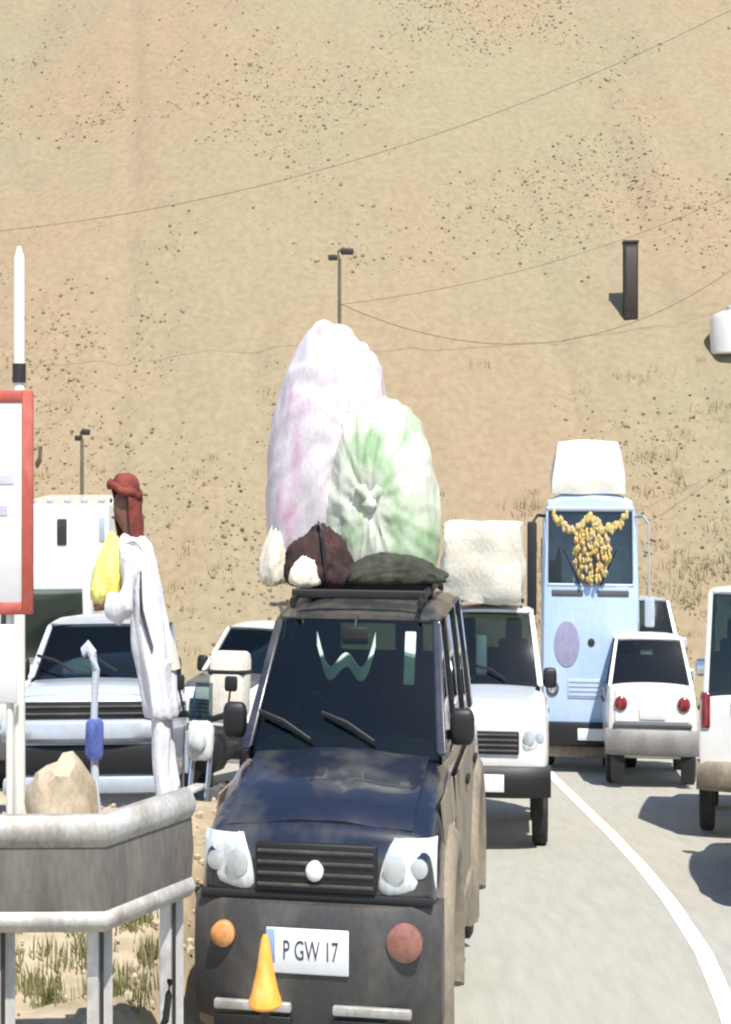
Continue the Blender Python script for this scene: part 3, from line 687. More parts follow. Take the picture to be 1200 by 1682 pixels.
# ---- white saloon seen from behind
def rear_kit(t, L, lamps, z, plate_z, lw=.12, lh=.15, roundl=True):
    for s_ in (-1, 1):
        b = NB()
        if roundl: disc_y(b, (s_ * lamps, L / 2 + .0, z), lw, .05, 18, .3, 1)
        else: rbox(b, (s_ * lamps, L / 2 + .0, z), (lw, .07, lh), .02, 2)
        obj('tail_lamp', b, M['redlamp'], t, 40)
    plate(t, (0, L / 2 + .03, plate_z), .46, .12, 1)
P = dict(L=4.0, W=1.66, H=1.44, zf=.74, zc=.94, belt=.94, hood=1.05, rf=1.75, rr=1.0, rb=.52, deck=.97, zb=.26, r=.30, paint=M['white'], doors=[(1.2, 2.2), (2.22, 2.95)], pil=[.48],
         fb=(.24, .52), bb=(.30, .55), fbm=M['white'], bbm=M['bumpergrey'], lamps=[(.5, .76, .56, .70)], grille=(.4, .56, .68), wb=.76, wt=.60, ro=.8, pw=.06)
salo = car('saloon_car', 'white saloon driving away with round dark red tail lamps, beside the bus', 'car', P, on_road(5.44, 27.58), R(180 - 8), -slope(27))
rear_kit(salo, 4.0, .56, .79, .70, .115)
b = NB(); rbox(b, (0, 2.0 + .015, .585), (1.40, .06, .05), .015, 1); obj('boot_gap', b, M['darkgrey'], salo)
for s_ in (-1, 1):
    b = NB(); rbox(b, (s_ * .62, 1.93, .22), (.24, .1, .34), .03, 2); obj('mud_flap', b, M['black'], salo)
b = NB(); patch(b, lambda u, v: (lerp(-.66, .66, u), 2.0 + .006 - .03 * v, lerp(.62, .93, v)), 6, 4, .012); obj('boot_lid', b, M['white'], salo)
# ---- white van at the right edge, rear view
P = dict(L=4.2, W=1.72, H=1.86, zf=.95, zc=1.12, belt=1.06, hood=.9, rf=1.5, rr=.12, rb=.05, zb=.36, r=.36, paint=M['white'], doors=[(1.1, 2.0), (2.02, 3.0)], pil=[.36, .66],
         fb=(.3, .6), bb=(.34, .56), fbm=M['bumper'], bbm=M['beige'], lamps=[(.5, .78, .7, .86)], grille=(.42, .7, .85), wb=.76, wt=.68, ro=.72, bpil=False)
van = car('estate_car', 'white tall estate car cut off by the right edge, red lamp showing', 'car', P, on_road(6.02, 21.8), R(180 - 15), -slope(21))
rear_kit(van, 4.2, .74, .93, .66, .12, .26, False)
# ---- dark grey car nearer, almost outside the frame
P = dict(L=4.0, W=1.68, H=1.46, zf=.76, zc=.95, belt=.95, hood=1.1, rf=1.8, rr=.8, rb=.3, zb=.24, r=.32, paint=M['darkgrey'], doors=[(1.2, 2.2), (2.22, 3.0)], pil=[.48],
         fb=(.24, .52), bb=(.26, .55), lamps=[(.5, .76, .56, .70)], grille=(.4, .56, .68), wb=.73, wt=.58, ro=.72)
dg_ = car('hatchback', 'dark grey car whose tyre just enters the frame at its right edge', 'car', P, on_road(5.34, 16.94), R(180 - 14), -slope(16.5))
rear_kit(dg_, 4.0, .66, .78, .66, .14, .12, False)
# ---- pale grey van behind the bus
P = dict(L=4.4, W=1.6, H=1.84, zf=.95, zc=1.2, belt=1.15, hood=.6, rf=1.2, rr=.15, rb=.05, zb=.32, r=.33, paint=M['grey'], doors=[(.8, 1.7), (1.8, 2.9)], pil=[.3, .62],
         fb=(.3, .58), bb=(.3, .58), lamps=[(.46, .72, .68, .86)], grille=(.4, .66, .8), wb=.70, wt=.56)
car('minivan', 'pale grey minivan half hidden behind the bus and the white saloon', 'van', P, on_road(6.75, 35.0), R(-3), slope(35))

# ---- left: silver car facing us behind the bank
P = dict(L=4.2, W=1.80, H=1.56, zf=1.10, zc=1.17, belt=1.10, hood=1.08, rf=1.72, rr=.3, rb=.1, zb=.36, r=.36, paint=M['silver'], doors=[(1.25, 2.2), (2.22, 3.1)], pil=[.42, .74],
         fb=(.82, .955), bb=(.4, .7), fbm=M['silver'], mirmat=M['black'], grille=(.80, .96, 1.06), slats=2, lamps=[], wb=.78, wt=.66, lhd=True)
sil = car('off_road_car', 'pale silver car facing us behind the dirt bank, beside the red framed sign', 'car', P, (-3.3, 18.0, road_z(17) + .05), R(3), slope(18))
yf2 = -2.1
b = NB(); rbox(b, (-.28, yf2 + 1.66, 1.28), (.42, .05, .24), .04, 2, Matrix.Rotation(-.5, 3, 'X')); obj('pale_slab', b, M['paleblue'], sil)  # pale tilted slab behind the silver car's windscreen
b = NB(); rbox(b, (0, yf2 + .02, .72), (1.7, .16, .17), .03, 2); obj('air_intake', b, M['black'], sil)
b = NB(); rbox(b, (0, yf2 - .03, .575), (1.72, .16, .10), .03, 2); obj('bumper_trim', b, M['silver'], sil)
# ---- white hatchback glimpsed between silver car and SUV
P = dict(L=3.7, W=1.62, H=1.56, zf=.98, zc=1.10, belt=1.06, hood=.95, rf=1.55, rr=.3, rb=.1, zb=.32, r=.32, paint=M['white'], doors=[(1.1, 2.0), (2.02, 2.8)], pil=[.42, .74],
         fb=(.38, .66), bb=(.36, .6), fbm=M['black'], bbm=M['black'], mirmat=M['black'], grille=(.40, .72, .88), lamps=[(.44, .76, .72, .92)], wb=.70, wt=.58, bonnetmat=M['darkgrey'])
car('small_car', 'small white car with a dark bonnet glimpsed between the silver car and the dark off-roader', 'car', P, on_road(-1.95, 25.6), R(-24), slope(24))
# ---- motorcycle between the silver car and the SUV, facing us
mx_, my_ = -1.80, 16.3
mb = thing('motorcycle', 'black and white motorcycle with a cream top box, between the silver car and the off-roader', 'motorcycle', on_road(mx_, my_), R(-10), slope(my_))
for yy in (-.68, .68):
    b = NB(); lathe_x(b, [(-.04, .22), (-.055, .27), (-.03, .31), (.03, .31), (.055, .27), (.04, .22)], 24, (0, yy, .31)); wh = obj('wheel', b, M['rubber'], mb)
    b = NB(); lathe_x(b, [(-.03, .225), (-.02, .05), (.02, .05), (.03, .225)], 20, (0, yy, .31)); obj('rim', b, M['rim'], wh)
b = NB(); rbox(b, (0, .05, .48), (.30, .55, .34), .08, 2); obj('engine', b, M['darkgrey'], mb)
b = NB(); rbox(b, (0, -.08, .84), (.32, .52, .24), .09, 3); obj('fuel_tank', b, M['black'], mb)
b = NB(); rbox(b, (0, .45, .82), (.30, .62, .10), .04, 2); obj('saddle', b, M['interior'], mb)
for s_ in (-1, 1):
    b = NB(); tube(b, [(s_ * .09, -.68, .31), (s_ * .10, -.50, .70), (s_ * .10, -.40, 1.0)], .03, 8); obj('fork_leg', b, M['chrome'], mb)
    b = NB(); tube(b, [(s_ * .25, -.34, 1.07), (s_ * .30, -.42, 1.22)], .012, 6); rbox(b, (s_ * .31, -.43, 1.26), (.15, .05, .09), .03, 2); obj('side_mirror', b, M['black'], mb)
    b = NB(); rbox(b, (s_ * .30, .62, .66), (.20, .42, .36), .05, 2); obj('pannier', b, M['black'], mb)
b = NB(); tube(b, [(-.38, -.22, 1.06), (-.22, -.34, 1.07), (0, -.38, 1.03), (.22, -.34, 1.07), (.38, -.22, 1.06)], .02, 8); obj('handlebar', b, M['black'], mb)
b = NB(); rbox(b, (0, -.52, .93), (.30, .16, .24), .07, 3); fr_ = obj('fairing', b, M['white'], mb)
b = NB(); disc_y(b, (0, -.61, .93), .10, .03, 20); obj('headlight', b, M['lamp'], fr_)
b = NB(); patch(b, quadfn((-.14, -.54, 1.04), (.14, -.54, 1.04), (.10, -.44, 1.26), (-.10, -.44, 1.26), (0, -.04, 0)), 6, 4, .008); obj('windscreen', b, M['glass'], mb)
b = NB(); rbox(b, (0, -.68, .66), (.13, .46, .03), .012, 2); obj('front_mudguard', b, M['white'], mb)
b = NB(); rbox(b, (-.02, .74, 1.22), (.44, .40, .42), .06, 2); tb = obj('top_box', b, M['cream'], mb)
b = NB(); rbox(b, (-.02, .74, 1.30), (.452, .412, .03), .008, 1); obj('lid_band', b, M['black'], tb)
# ---- white box truck
def boxtruck(loc, yaw):
    t = thing('box_truck', 'white box truck standing behind the silver car and the red framed sign', 'truck', loc, yaw)
    b = NB(); rbox(b, (0, 2.2, 1.72), (1.9, 4.2, 1.95), .05, 2); obj('cargo_box', b, M['white'], t)
    b = NB(); rbox(b, (0, -.65, 1.28), (1.8, 1.5, 1.7), .12, 3, None, .94); obj('cab', b, M['white'], t)
    b = NB(); patch(b, quadfn((-.74, -1.43, 1.32), (.74, -1.43, 1.32), (.70, -1.40, 1.95), (-.70, -1.40, 1.95), (0, -.03, 0)), 6, 3, .01); obj('windscreen', b, M['glass'], t)
    b = NB(); rbox(b, (.08, .088, 2.42), (.18, .03, .26), .02, 1); obj('vent_window', b, M['dark'], t)
    b = NB(); rbox(b, (.82, .088, 2.45), (.10, .03, .24), .02, 1); obj('hatch', b, M['grey'], t)
    for z in (.95, 1.55, 2.1): 
        b = NB(); rbox(b, (0, .09, z), (1.8, .03, .035), .01, 1); obj('box_rib', b, M['grey'], t)
    for k in range(6):
        b = NB(); rbox(b, (-.8 + k * .32, .2, 2.72), (.12, .06, .05), .015, 1); obj('roof_cleat', b, M['grey'], t)
    b = NB(); rbox(b, (0, 1.6, .58), (1.0, 5.4, .16), .02, 1); obj('chassis', b, M['black'], t)
    b = NB(); rbox(b, (0, -1.45, .5), (1.86, .16, .24), .04, 2); obj('front_bumper', b, M['darkgrey'], t)
    for s_ in (-1, 1):
        b = NB(); rbox(b, (s_ * .66, -1.42, .78), (.28, .05, .18), .03, 2); obj('headlight', b, M['lamp'], t)
        for yy in (-.6, 3.1): wheel(t, s_ * .80, yy, .40, .24, M['rim'], s_)
    return t
boxtruck((-5.72, 26.4, road_z(26)), R(2))

# ------------------------------------------------------------------ left bank: guardrail, heap, barrier post, sign, person
gr = thing('guardrail', 'weathered roadside guardrail bending at a post, in the left foreground', 'guardrail', (0, 0, 0))
GP = [(-4.3, 8.78), (-1.62, 8.83), (-1.17, 9.52)]
GZ = .62
def seg_strip(prof):
    b = NB(); rings = []
    for i, (x, y) in enumerate(GP):
        d0 = Vector((GP[1][0] - GP[0][0], GP[1][1] - GP[0][1])).normalized(); d1 = Vector((GP[2][0] - GP[1][0], GP[2][1] - GP[1][1])).normalized()
        d = d0 if i == 0 else d1 if i == 2 else (d0 + d1).normalized()
        n_ = Vector((d.y, -d.x)); k = 1 if i != 1 else 1 / max(.5, n_.dot(Vector((d0.y, -d0.x))))
        rings.append([(x + n_.x * o_ * k, y + n_.y * o_ * k, z) for o_, z in prof])
    loft(b, rings); bmesh.ops.recalc_face_normals(b, faces=b.faces); return b
def arcp(z0, z1, dep, n_=6): return [(dep * math.sin(math.pi * k / n_), lerp(z0, z1, k / n_)) for k in range(n_ + 1)]
g0 = GZ / S + .045
obj('top_rail', seg_strip([(-.03, g0 + .73), *arcp(g0 + .70, g0 + .81, .05), (-.05, g0 + .81)]), M['galv'], gr, 50)
obj('panel', seg_strip([(-.03, g0 + .50), (.012, g0 + .50), (.03, g0 + .60), (.012, g0 + .705), (-.03, g0 + .705)]), M['stained'], gr, 20)
obj('bottom_rail', seg_strip([(-.03, g0 + .44), *arcp(g0 + .43, g0 + .505, .045), (-.03, g0 + .505)]), M['galv'], gr, 50)
for (x, y) in ((-3.4, 8.92), (-2.29, 8.93), (-1.68, 8.97), (-1.29, 9.45)):
    b = NB()
    rbox(b, (-.035, .0, g0 + .2), (.075, .022, 1.1), .004, 1); rbox(b, (.0, .05, g0 + .2), (.014, .10, 1.1), .003, 1); rbox(b, (.035, .1, g0 + .2), (.07, .014, 1.1), .003, 1)
    p_ = obj('post', b, M['postm'], gr, 20, loc=(x, y, 0))
    b = NB(); rbox(b, (.022, -.006, g0 + .2), (.022, .018, 1.06), .003, 1); obj('post_strip', b, M['dark'], p_, 20)  # dark strip down the right of the post face
    b = NB(); disc_y(b, (0, -.11, g0 + .60), .022, .012, 8); obj('bolt', b, M['galv'], p_)
b = NB(); tube(b, [(-1.50, 9.35, .33), (-1.42, 9.3, .345), (-1.34, 9.28, .37), (-1.30, 9.28, .42), (-1.285, 9.3, .50), (-1.28, 9.33, .54)], .022, 8)
tag(obj('hose', b, M['black'], None), 'short black hose hooked on the last guardrail post', 'hose')

# rock heap, each stone one can pick out
def rock(name, label, c, s_, seed):
    b = NB(); bmesh.ops.create_icosphere(b, subdivisions=3, radius=1)
    for v in b.verts:
        d = 1 + .28 * noise.noise(v.co * 1.3 + Vector((seed, 0, 0))) + .12 * noise.noise(v.co * 3.5 + Vector((0, seed, 0)))
        v.co = Vector((v.co.x * s_[0] * d, v.co.y * s_[1] * d, v.co.z * s_[2] * d))
    o = obj(name, b, M['rock'], None, 35); o.location = c; o.rotation_euler = (0, 0, seed)
    return tag(o, label, 'rock', 'rocks heaped on the dirt bank')
RK = [((-2.74, 12.9), (.34, .28, .27), 'largest tan rock, topping the heap on the dirt bank'), ((-2.98, 12.5), (.20, .2, .10), 'low tan rock lying against the sign side of the heap'),
      ((-2.50, 12.35), (.19, .18, .12), 'rounded pale rock at the off-roader side of the heap'), ((-3.35, 12.7), (.17, .2, .09), 'tan rock set apart from the heap below the white board'), ((-2.3, 12.9), (.13, .13, .08), 'small rock between the heap and the blue wrapped post'), ((-2.72, 12.2), (.14, .1, .07), 'flat rock in front of the heap, nearest the guardrail')]
for i, ((x, y), s_, lb) in enumerate(RK): rock('rock', lb, (x, y, ground_z(x, y) + s_[2] * S * .62), s_, i * 1.9 + .6)

# bent pale post with blue cloth
px_, py_ = -2.58, 13.6; pz_ = ground_z(px_, py_) - .05
po = thing('bent_post', 'pale blue hook topped post with bent foot in front of the silver car', 'post', (px_, py_, pz_))
b = NB(); tube(b, [(.03, -.05, 0), (.05, -.05, .06), (.0, 0, .22), (-.01, 0, .60), (0, 0, .76), (.01, 0, .84), (-.02, 0, .92), (-.07, 0, .96), (-.12, 0, .93)], [.04, .042, .04, .034, .034, .036, .038, .036, .03], 10); obj('pipe', b, M['paleblue'], po)
b = NB(); lathe_z(b, [(.08, .055), (.10, .062), (.12, .055)], 12, (.02, -.03, 0)); obj('collar', b, M['dark'], po)
b = NB(); lathe_z(b, [(.40, .075), (.43, .09), (.50, .082), (.58, .085), (.60, .06)], 14, (0, 0, 0))
for v in b.verts: v.co.x += .03 * noise.noise(v.co * 14); v.co.y += .03 * noise.noise(v.co * 13 + Vector((4, 0, 0)))
o = tag(obj('blue_cloth', b, M['bluecloth'], None, 50), 'deep blue cloth tied round the bent pale post', 'cloth'); o.location = (px_, py_, pz_)

# red framed sign
sx, sy = -3.66, 13.0; sg_ = ground_z(sx, sy)
si = thing('signboard', 'white signboard in a thick red frame at the left edge', 'sign', (sx, sy, sg_ - .05))
zt_ = (4.6 + 83 / 180 - sg_) / S; zb_ = (4.6 - 285 / 180 - sg_) / S
b = NB(); rbox(b, (0, 0, (zt_ + zb_) / 2), (1.2, .03, zt_ - zb_ - .06), .005, 1); obj('panel', b, M['signwhite'], si)
for x in (-.61, .58):
    b = NB(); rbox(b, (x, -.005, (zt_ + zb_) / 2), (.10, .06, zt_ - zb_), .01, 1); obj('frame_side', b, M['red'], si)
for z in (zt_ - .03, zb_ + .03):
    b = NB(); rbox(b, (-.015, -.004, z), (1.10, .054, .06), .01, 1); obj('frame_rail', b, M['red'], si)
for x in (-.45, .40):
    b = NB(); tube(b, [(x, .07, 0), (x, .07, zt_ - .1)], .035, 10); obj('leg', b, M['polewhite'], si)
b = NB()
for z, x0, x1 in ((1.65, -.4, .46), (1.50, -.4, .40)):
    rbox(b, ((x0 + x1) / 2, -.02, z + zb_ - 1.0), (x1 - x0, .008, .045), 0)
obj('faded_lines', b, M['signmark'], si)['kind'] = 'stuff'
b = NB(); rbox(b, (-.05, 0.02, zb_ - .24), (1.05, .03, .38), .01, 1); obj('lower_board', b, M['signwhite'], si)
b = NB(); tube(b, [(.66, .0, zt_ - .36), (.70, -.03, zt_ - .33), (.70, -.03, zt_ - .27)], .02, 6); obj('bracket', b, M['polegrey'], si)
# white pole behind the sign
fx, fy = -3.45, 14.2; fz_ = ground_z(fx, fy)
fl = thing('white_pole', 'slim white pole with a dark collar rising behind the red framed sign', 'pole', (fx, fy, fz_))
top_ = (4.6 + (715 - 405) / (2340 / 14.2) - fz_) / S; col_ = (4.6 + (715 - 613) / (2340 / 14.2) - fz_) / S
b = NB(); tube(b, [(0, 0, 0), (0, 0, top_ - .06), (0, 0, top_)], [.062, .052, .02], 12); obj('shaft', b, M['polewhite'], fl)
b = NB(); tube(b, [(0, 0, col_ - .05), (0, 0, col_ + .05)], .068, 12); obj('collar', b, M['dark'], fl)
# ------------------------------------------------------------------ person
def person(loc):
    t = thing('person', 'person in white clothes and rust red headscarf carrying a yellow bundle', 'person', loc)
    V, E, Rr = [], [], []
    def v(p, r, parent=None):
        V.append(Vector(p)); Rr.append(r)
        if parent is not None: E.append((parent, len(V) - 1))
        return len(V) - 1
    pel = v((-.06, 0, .84), .13)
    wa = v((-.15, 0, 1.03), .115, pel); ch = v((-.25, 0, 1.24), .135, wa); nb = v((-.31, 0, 1.38), .07, ch); nk = v((-.345, 0, 1.44), .055, nb)
    h1 = v((-.395, 0, 1.53), .095, nk); h2 = v((-.415, 0, 1.60), .112, h1); h3 = v((-.42, 0, 1.655), .07, h2)
    ns = v((-.50, -.06, 1.565), .022, h1)
    for s_ in (-1, 1):
        hp = v((-.05, s_ * .09, .78), .095, pel); kn = v((-.04, s_ * .085 + .0, .46), .062, hp); an = v((.02 + .03 * s_, s_ * .085, .09), .042, kn); v((-.14 + .03 * s_, s_ * .09, .035), .035, an)
        sh = v((-.29, s_ * .17, 1.32), .062, ch); el = v((-.36, s_ * .24, 1.07), .044, sh); wr = v((-.55, s_ * .17, 1.08), .030, el); pm = v((-.62, s_ * .13, 1.07), .030, wr)
        for k, (dy, dz, ln) in enumerate(((-.03, .03, .075), (-.012, .012, .085), (.006, -.004, .08), (.022, -.02, .062))):
            f1 = v((-.655, s_ * (.115 + dy * .3), 1.07 + dz), .009, pm); f2 = v((-.655 - ln * .4, s_ * (.115 - ln * .55), 1.07 + dz), .008, f1); v((-.655 - ln * .35, s_ * (.115 - ln), 1.065 + dz), .007, f2)
        t1 = v((-.60, s_ * .12, 1.11), .010, pm); v((-.62, s_ * .09, 1.14), .009, t1)
    me = bpy.data.meshes.new('tmp'); me.from_pydata(V, E, []); o = bpy.data.objects.new('tmp', me); C.objects.link(o)
    sk = o.modifiers.new('k', 'SKIN'); ss = o.modifiers.new('s', 'SUBSURF'); ss.levels = ss.render_levels = 2
    if not me.skin_vertices: me.skin_vertices.new() if hasattr(me.skin_vertices, 'new') else None
    for i, sv in enumerate(me.skin_vertices[0].data):
        sv.radius = (Rr[i], Rr[i]); sv.use_root = (i == 0)
    dg = bpy.context.evaluated_depsgraph_get(); dg.update()
    rm = bpy.data.meshes.new_from_object(o.evaluated_get(dg)); bpy.data.objects.remove(o)
    b = NB(); b.from_mesh(rm); bpy.data.meshes.remove(rm)
    obj('body', b, M['skin'], t, 70)
    def oval(c, rx, ry, n_=28, wob=0, ph=0):
        return [(c[0] + rx * math.cos(a) * (1 + wob * math.sin(a * 7 + ph)), c[1] + ry * math.sin(a) * (1 + wob * math.sin(a * 7 + ph)), c[2]) for a in [2 * math.pi * k / n_ for k in range(n_)]]
    def crumple(bm, amp, sc_, cuts=2):
        bmesh.ops.subdivide_edges(bm, edges=bm.edges[:], cuts=cuts, use_grid_fill=True)
        bm.normal_update()
        mv = [(v, v.normal * amp * (noise.noise(Vector((v.co.x * sc_, v.co.y * sc_, v.co.z * sc_ * .45))) + .5 * noise.noise(Vector((v.co.x * sc_ * 2 + 3, v.co.y * sc_ * 2, v.co.z * sc_ * 1.2))))) for v in bm.verts]
        for v, d in mv: v.co += d
        return bm
    b = NB(); loft(b, [oval((-.34, 0, 1.425), .075, .08), oval((-.325, 0, 1.41), .12, .15), oval((-.30, 0, 1.37), .165, .235), oval((-.27, 0, 1.28), .18, .25, wob=.02), oval((-.22, 0, 1.15), .175, .22, wob=.03, ph=1), oval((-.17, 0, 1.0), .18, .21, wob=.05, ph=1), oval((-.13, 0, .85), .19, .22, wob=.07, ph=1.4), oval((-.085, 0, .70), .175, .22, wob=.08, ph=1.8), oval((-.05, 0, .52), .16, .21, wob=.09, ph=2.1), oval((-.045, 0, .50), .145, .19, wob=.09, ph=2.1)])
    obj('robe', crumple(b, .018, 9), M['robe'], t, 80)
    for s_ in (-1, 1):
        b = NB(); tube(b, [(-.28, s_ * .15, 1.35), (-.30, s_ * .20, 1.27), (-.35, s_ * .25, 1.09), (-.42, s_ * .235, 1.06), (-.52, s_ * .18, 1.075)], [.10, .105, .095, .08, .062], 14); obj('sleeve', crumple(b, .012, 12), M['robe'], t, 80)
        b = NB(); tube(b, [(-.05, s_ * .085, .78), (-.045, s_ * .085, .47), (-.01 + .02 * s_, s_ * .085, .25), (.02 + .03 * s_, s_ * .085, .10)], [.11, .09, .08, .088], 14); obj('trouser_leg', crumple(b, .016, 11, 3), M['robe'], t, 80)
        b = NB(); rbox(b, (-.05 + .03 * s_, s_ * .09, .035), (.26, .095, .08), .035, 2); obj('shoe', b, M['shoe'], t)
        b = NB(); bmesh.ops.create_uvsphere(b, u_segments=10, v_segments=8, radius=.013, matrix=Matrix.Translation((-.493 + s_ * .023, -.062 + s_ * .034, 1.60))); obj('eye', b, M['dark'], t)
    b = NB(); rbox(b, (-.50, -.066, 1.515), (.02, .05, .012), .005, 1, Matrix.Rotation(.62, 3, 'Z')); obj('mouth', b, M['scarf'], t)
    # headscarf: a hood open at the face, with a rolled turban band and a fall of cloth on the neck
    b = NB(); rings = []
    for i in range(15):
        f = i / 14; th = math.pi * (.04 + .80 * f); rg = []
        open_ = R(lerp(8, 74, sstep(.22, .5, f)))
        for k in range(26):
            a = math.pi + .62 + lerp(open_, 2 * math.pi - open_, k / 25)
            q = 1 + .045 * math.sin(i * 1.9 + k * .8) + .02 * math.sin(k * 2.3)
            dr = sstep(.6, 1, f)
            rr = .150 * math.sin(th) ** .6 * q
            rg.append((-.395 + .03 * dr + (rr * 1.08 + .03 * dr) * math.cos(a), (rr + .02 * dr) * math.sin(a), 1.575 + .165 * math.cos(th) - .05 * dr))
        rings.append(rg)
    vr = [[b.verts.new(p) for p in r] for r in rings]
    for a_, c_ in zip(vr, vr[1:]):
        for k in range(25): b.faces.new((a_[k], a_[k + 1], c_[k + 1], c_[k]))
    bmesh.ops.recalc_face_normals(b, faces=b.faces)
    bmesh.ops.solidify(b, geom=b.faces[:], thickness=.014)
    hs = obj('headscarf', b, M['scarf'], t, 60)
    b = NB(); tube(b, [(-.40 + .155 * math.cos(a), .148 * math.sin(a), 1.655 - .03 * math.cos(a) + .008 * math.sin(a * 5)) for a in [2 * math.pi * k / 24 for k in range(25)]], .022, 8, False); obj('turban_roll', b, M['scarf'], hs, 60)
    b = NB(); tube(b, [(-.30, -.11, 1.37), (-.22, -.215, 1.25), (-.20, -.235, 1.05), (-.10, -.225, .86)], .018, 6); obj('shoulder_strap', b, M['darkgrey'], t)
    b = NB(); loft(b, [oval((-.16, .05, 1.10), .06, .12, 16), oval((-.10, .06, .98), .10, .16, 16, .05), oval((-.03, .06, .84), .12, .17, 16, .07, 1), oval((.03, .06, .74), .10, .15, 16, .05, 2)]); obj('coat_tail', b, M['cream'], t, 60)
    return t
ppx, ppy = -1.93, 13.8; ppz = ground_z(ppx, ppy)
person((ppx, ppy, ppz - .01))
bundle('cloth_bundle', 'yellow cloth bundle carried against the chest of the person in white', (ppx - .58, ppy - .03, ppz / S + 1.08), (.15, .16, .21), M['yellow'], 7.7, .1, .16, None, .2)

# ------------------------------------------------------------------ far poles, cables, hillside things
def lamp_post(name, label, x, y, h, arm, hw):
    z = hill_z(x, y) if y > 46 else road_z(y)
    t = thing(name, label, 'lamp', (x, y, z))
    b = NB(); tube(b, [(0, 0, -.1), (0, 0, h * .5), (0, 0, h - .12)], [.085, .07, .055], 10); obj('shaft', b, M['polegrey'], t)
    b = NB(); tube(b, [(0, 0, h - .14), (-.05, 0, h), (arm * .5, 0, h + .05), (arm, 0, h + .01)], .035, 8); obj('arm', b, M['polegrey'], t)
    b = NB(); rbox(b, (arm + .02, 0, h), (hw, .22, .10), .04, 2); obj('lamp_head', b, M['dark'], t)
    b = NB(); rbox(b, (-hw * .5, 0, h - .10), (hw * .7, .18, .09), .03, 2); obj('lamp_head', b, M['dark'], t)
    return t
lamp_post('street_lamp', 'brown street lamp rising above the pink bundle, before the hillside', -.82, 45.0, 7.62, .22, .42)
lamp_post('street_lamp', 'short thin lamp post standing above the white box truck', -8.95, 45.0, 4.62, .10, .26)
cb = thing('utility_cabinet', 'tall narrow dark cabinet standing alone on the hillside', 'cabinet', (11.93, 64.2, hill_z(11.93, 64.2) - .2))
b = NB(); rbox(b, (0, 0, .90), (.62, .5, 1.8), .03, 2); obj('casing', b, M['dark'], cb)
b = NB(); rbox(b, (0, -.256, .95), (.48, .02, 1.5), .01, 1); obj('door', b, M['shoe'], cb)
b = NB(); rbox(b, (0, 0, 1.83), (.68, .58, .08), .02, 1); obj('lid', b, M['dark'], cb)
hx, hy = 15.95, 62.2; hz = hill_z(hx, hy)
ht_ = thing('water_tank', 'small white tank on the hillside at the right edge', 'tank', (hx, hy, hz - .2))
b = NB(); lathe_z(b, [(0, .85), (.04, .9), (.8, .9), (.9, .82), (1.0, .4), (1.02, .1)], 24); obj('drum', b, M['white'], ht_)
b = NB(); lathe_z(b, [(1.0, .2), (1.1, .2), (1.12, .16)], 16); obj('cap', b, M['grey'], ht_)
def cable(label, a, b_, sag, r=.013):
    b = NB(); pts = []
    for i in range(41):
        f = i / 40; p = Vector(a).lerp(Vector(b_), f); p.z -= sag * 4 * f * (1 - f); pts.append(p)
    tube(b, pts, r, 6); tag(obj('cable', b, M['cable'], None, 60, False), label, 'cable')
def at(px, row, d): k = 2340 / d; return Vector(((px - 600) / k, d, 4.6 + (715 - row) / k))
lampt = at(560, 500, 45)
cable('upper overhead cable slanting from the left edge to the top right', at(-60, 385, 58), at(1400, -90, 58), 2.2)
cable('lowest overhead cable sagging above the bus', lampt, at(1800, -420, 58), 9.2)
cable('middle overhead cable climbing to the right above the dark cabinet', lampt, at(1800, -80, 56), 2.6, .010)

def utility(label, p):
    g_ = hill_z(p.x, p.y) if p.y > 46 else ground_z(p.x, p.y)
    t = thing('utility_pole', label, 'pole', (p.x, p.y, g_)); h = (p.z - g_) / S
    b = NB(); tube(b, [(0, 0, -.3), (0, 0, h + .3)], [.11, .08], 8); obj('shaft', b, M['polegrey'], t)
    b = NB(); rbox(b, (0, 0, h), (.3, .08, .09), .02, 1); obj('crossarm', b, M['polegrey'], t)
utility('utility pole on the slope left of the street, upper cable on it', at(-60, 385, 58))
utility('tallest utility pole high on the slope, right end of the upper cable', at(1400, -90, 58))
utility('utility pole at the right carrying the lowest cable', at(1800, -420, 58))
utility('utility pole at the right carrying the middle cable', at(1800, -80, 56))
# ------------------------------------------------------------------ ground cover
def tufts(name, label, cat, spots, m, hgt, blades, wd, seed, spread=.12):
    random.seed(seed); V, F = [], []
    for (x, y, z, k) in spots:
        for _ in range(blades):
            a = random.random() * 6.283; h = hgt * k * random.uniform(.5, 1.1); l_ = random.uniform(.15, .6) * h
            ox, oy = random.gauss(0, spread * k), random.gauss(0, spread * k); dx, dy = math.cos(a), math.sin(a); w_ = wd * random.uniform(.6, 1.2)
            i = len(V)
            V += [(x + ox - dy * w_, y + oy + dx * w_, z - .03), (x + ox + dy * w_, y + oy - dx * w_, z - .03), (x + ox + dx * l_ * .5 + dy * w_ * .7, y + oy + dy * l_ * .5 - dx * w_ * .7, z + h * S * .6), (x + ox + dx * l_, y + oy + dy * l_, z + h * S)]
            F += [(i, i + 1, i + 2), (i, i + 2, i + 3)]
    me = bpy.data.meshes.new(name); me.from_pydata(V, [], F); me.materials.append(m)
    o = bpy.data.objects.new(name, me); C.objects.link(o); return tag(o, label, cat, None, 'stuff')
random.seed(3)
sp = []
for cx, cy, n_, rx_, ry_ in ((-2.28, 10.4, 26, .20, .5), (-1.62, 10.9, 22, .16, .5), (-2.0, 11.8, 10, .4, .4), (-2.9, 11.2, 14, .4, .6), (-4.5, 11, 14, .8, 1), (-1.75, 10.0, 8, .12, .2)):
    for _ in range(n_):
        x, y = random.gauss(cx, rx_), random.gauss(cy, ry_)
        if bank_w(x, y) > .6: sp.append((x, y, ground_z(x, y), random.uniform(.5, 1.2)))
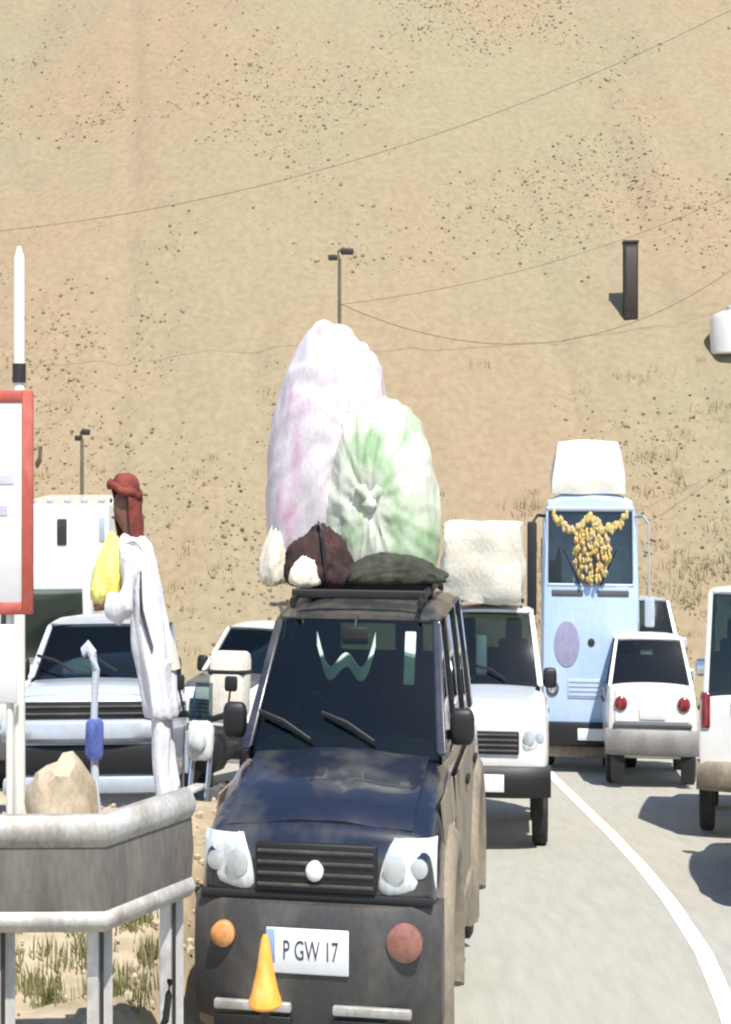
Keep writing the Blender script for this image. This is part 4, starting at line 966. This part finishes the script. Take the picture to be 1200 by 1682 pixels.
tufts('weeds', 'dry green weeds growing on the dirt bank behind the guardrail', 'weeds', sp, M['weed'], .10, 26, .007, 5, .05)
sp = []
for _ in range(900):
    x, y = random.uniform(6, 26), 45.5 + abs(random.gauss(0, 6))
    x = x if random.random() < .85 else random.uniform(-24, 6)
    if nz(x, y, .3, 7) > -.15: sp.append((x, y, hill_z(x, y), random.uniform(.5, 1.5)))
tufts('dry_grass', 'straw coloured dry grass at the foot of the hillside', 'grass', sp, M['straw'], .20, 18, .022, 6, .26)
# scrub and stones on the slope
random.seed(12); V, F = [], []
ico = bmesh.new(); bmesh.ops.create_icosphere(ico, subdivisions=1, radius=1); IV = [v.co.copy() for v in ico.verts]; IF = [[v.index for v in f.verts] for f in ico.faces]; ico.free()
n_ = 0
while n_ < 14000:
    x, y = random.uniform(-26, 30), random.uniform(47, 92)
    if nz(x, y, .12, 4) + .5 * nz(x, y, .4, 6) < random.uniform(-.1, .5): continue
    n_ += 1; s_ = .022 + .060 * random.random() ** 5; z = hill_z(x, y); i = len(V)
    for q in IV:
        d = s_ * random.uniform(.7, 1.25); V.append((x + q.x * d * 1.2, y + q.y * d, z + q.z * d * 1.1 + s_ * .3))
    F += [[i + k for k in f] for f in IF]
me = bpy.data.meshes.new('scrub'); me.from_pydata(V, [], F); me.materials.append(M['scrub']); o = bpy.data.objects.new('scrub', me); C.objects.link(o)
tag(o, 'small stones and dusty scrub dotted over the bare hillside', 'scrub', None, 'stuff')
# loose stones on the bank
random.seed(21); V, F = [], []
for _ in range(700):
    x, y = random.uniform(-6, -1.3), random.uniform(9.2, 15)
    if bank_w(x, y) < .5: continue
    s_ = .012 + .035 * random.random() ** 3; z = ground_z(x, y); i = len(V)
    for q in IV:
        d = s_ * random.uniform(.7, 1.25); V.append((x + q.x * d * 1.2, y + q.y * d, z + q.z * d * 1.4 + s_ * .2))
    F += [[i + k for k in f] for f in IF]
me = bpy.data.meshes.new('gravel'); me.from_pydata(V, [], F); me.materials.append(M['rock']); o = bpy.data.objects.new('gravel', me); C.objects.link(o)
tag(o, 'loose stones scattered over the dirt bank', 'gravel', None, 'stuff')
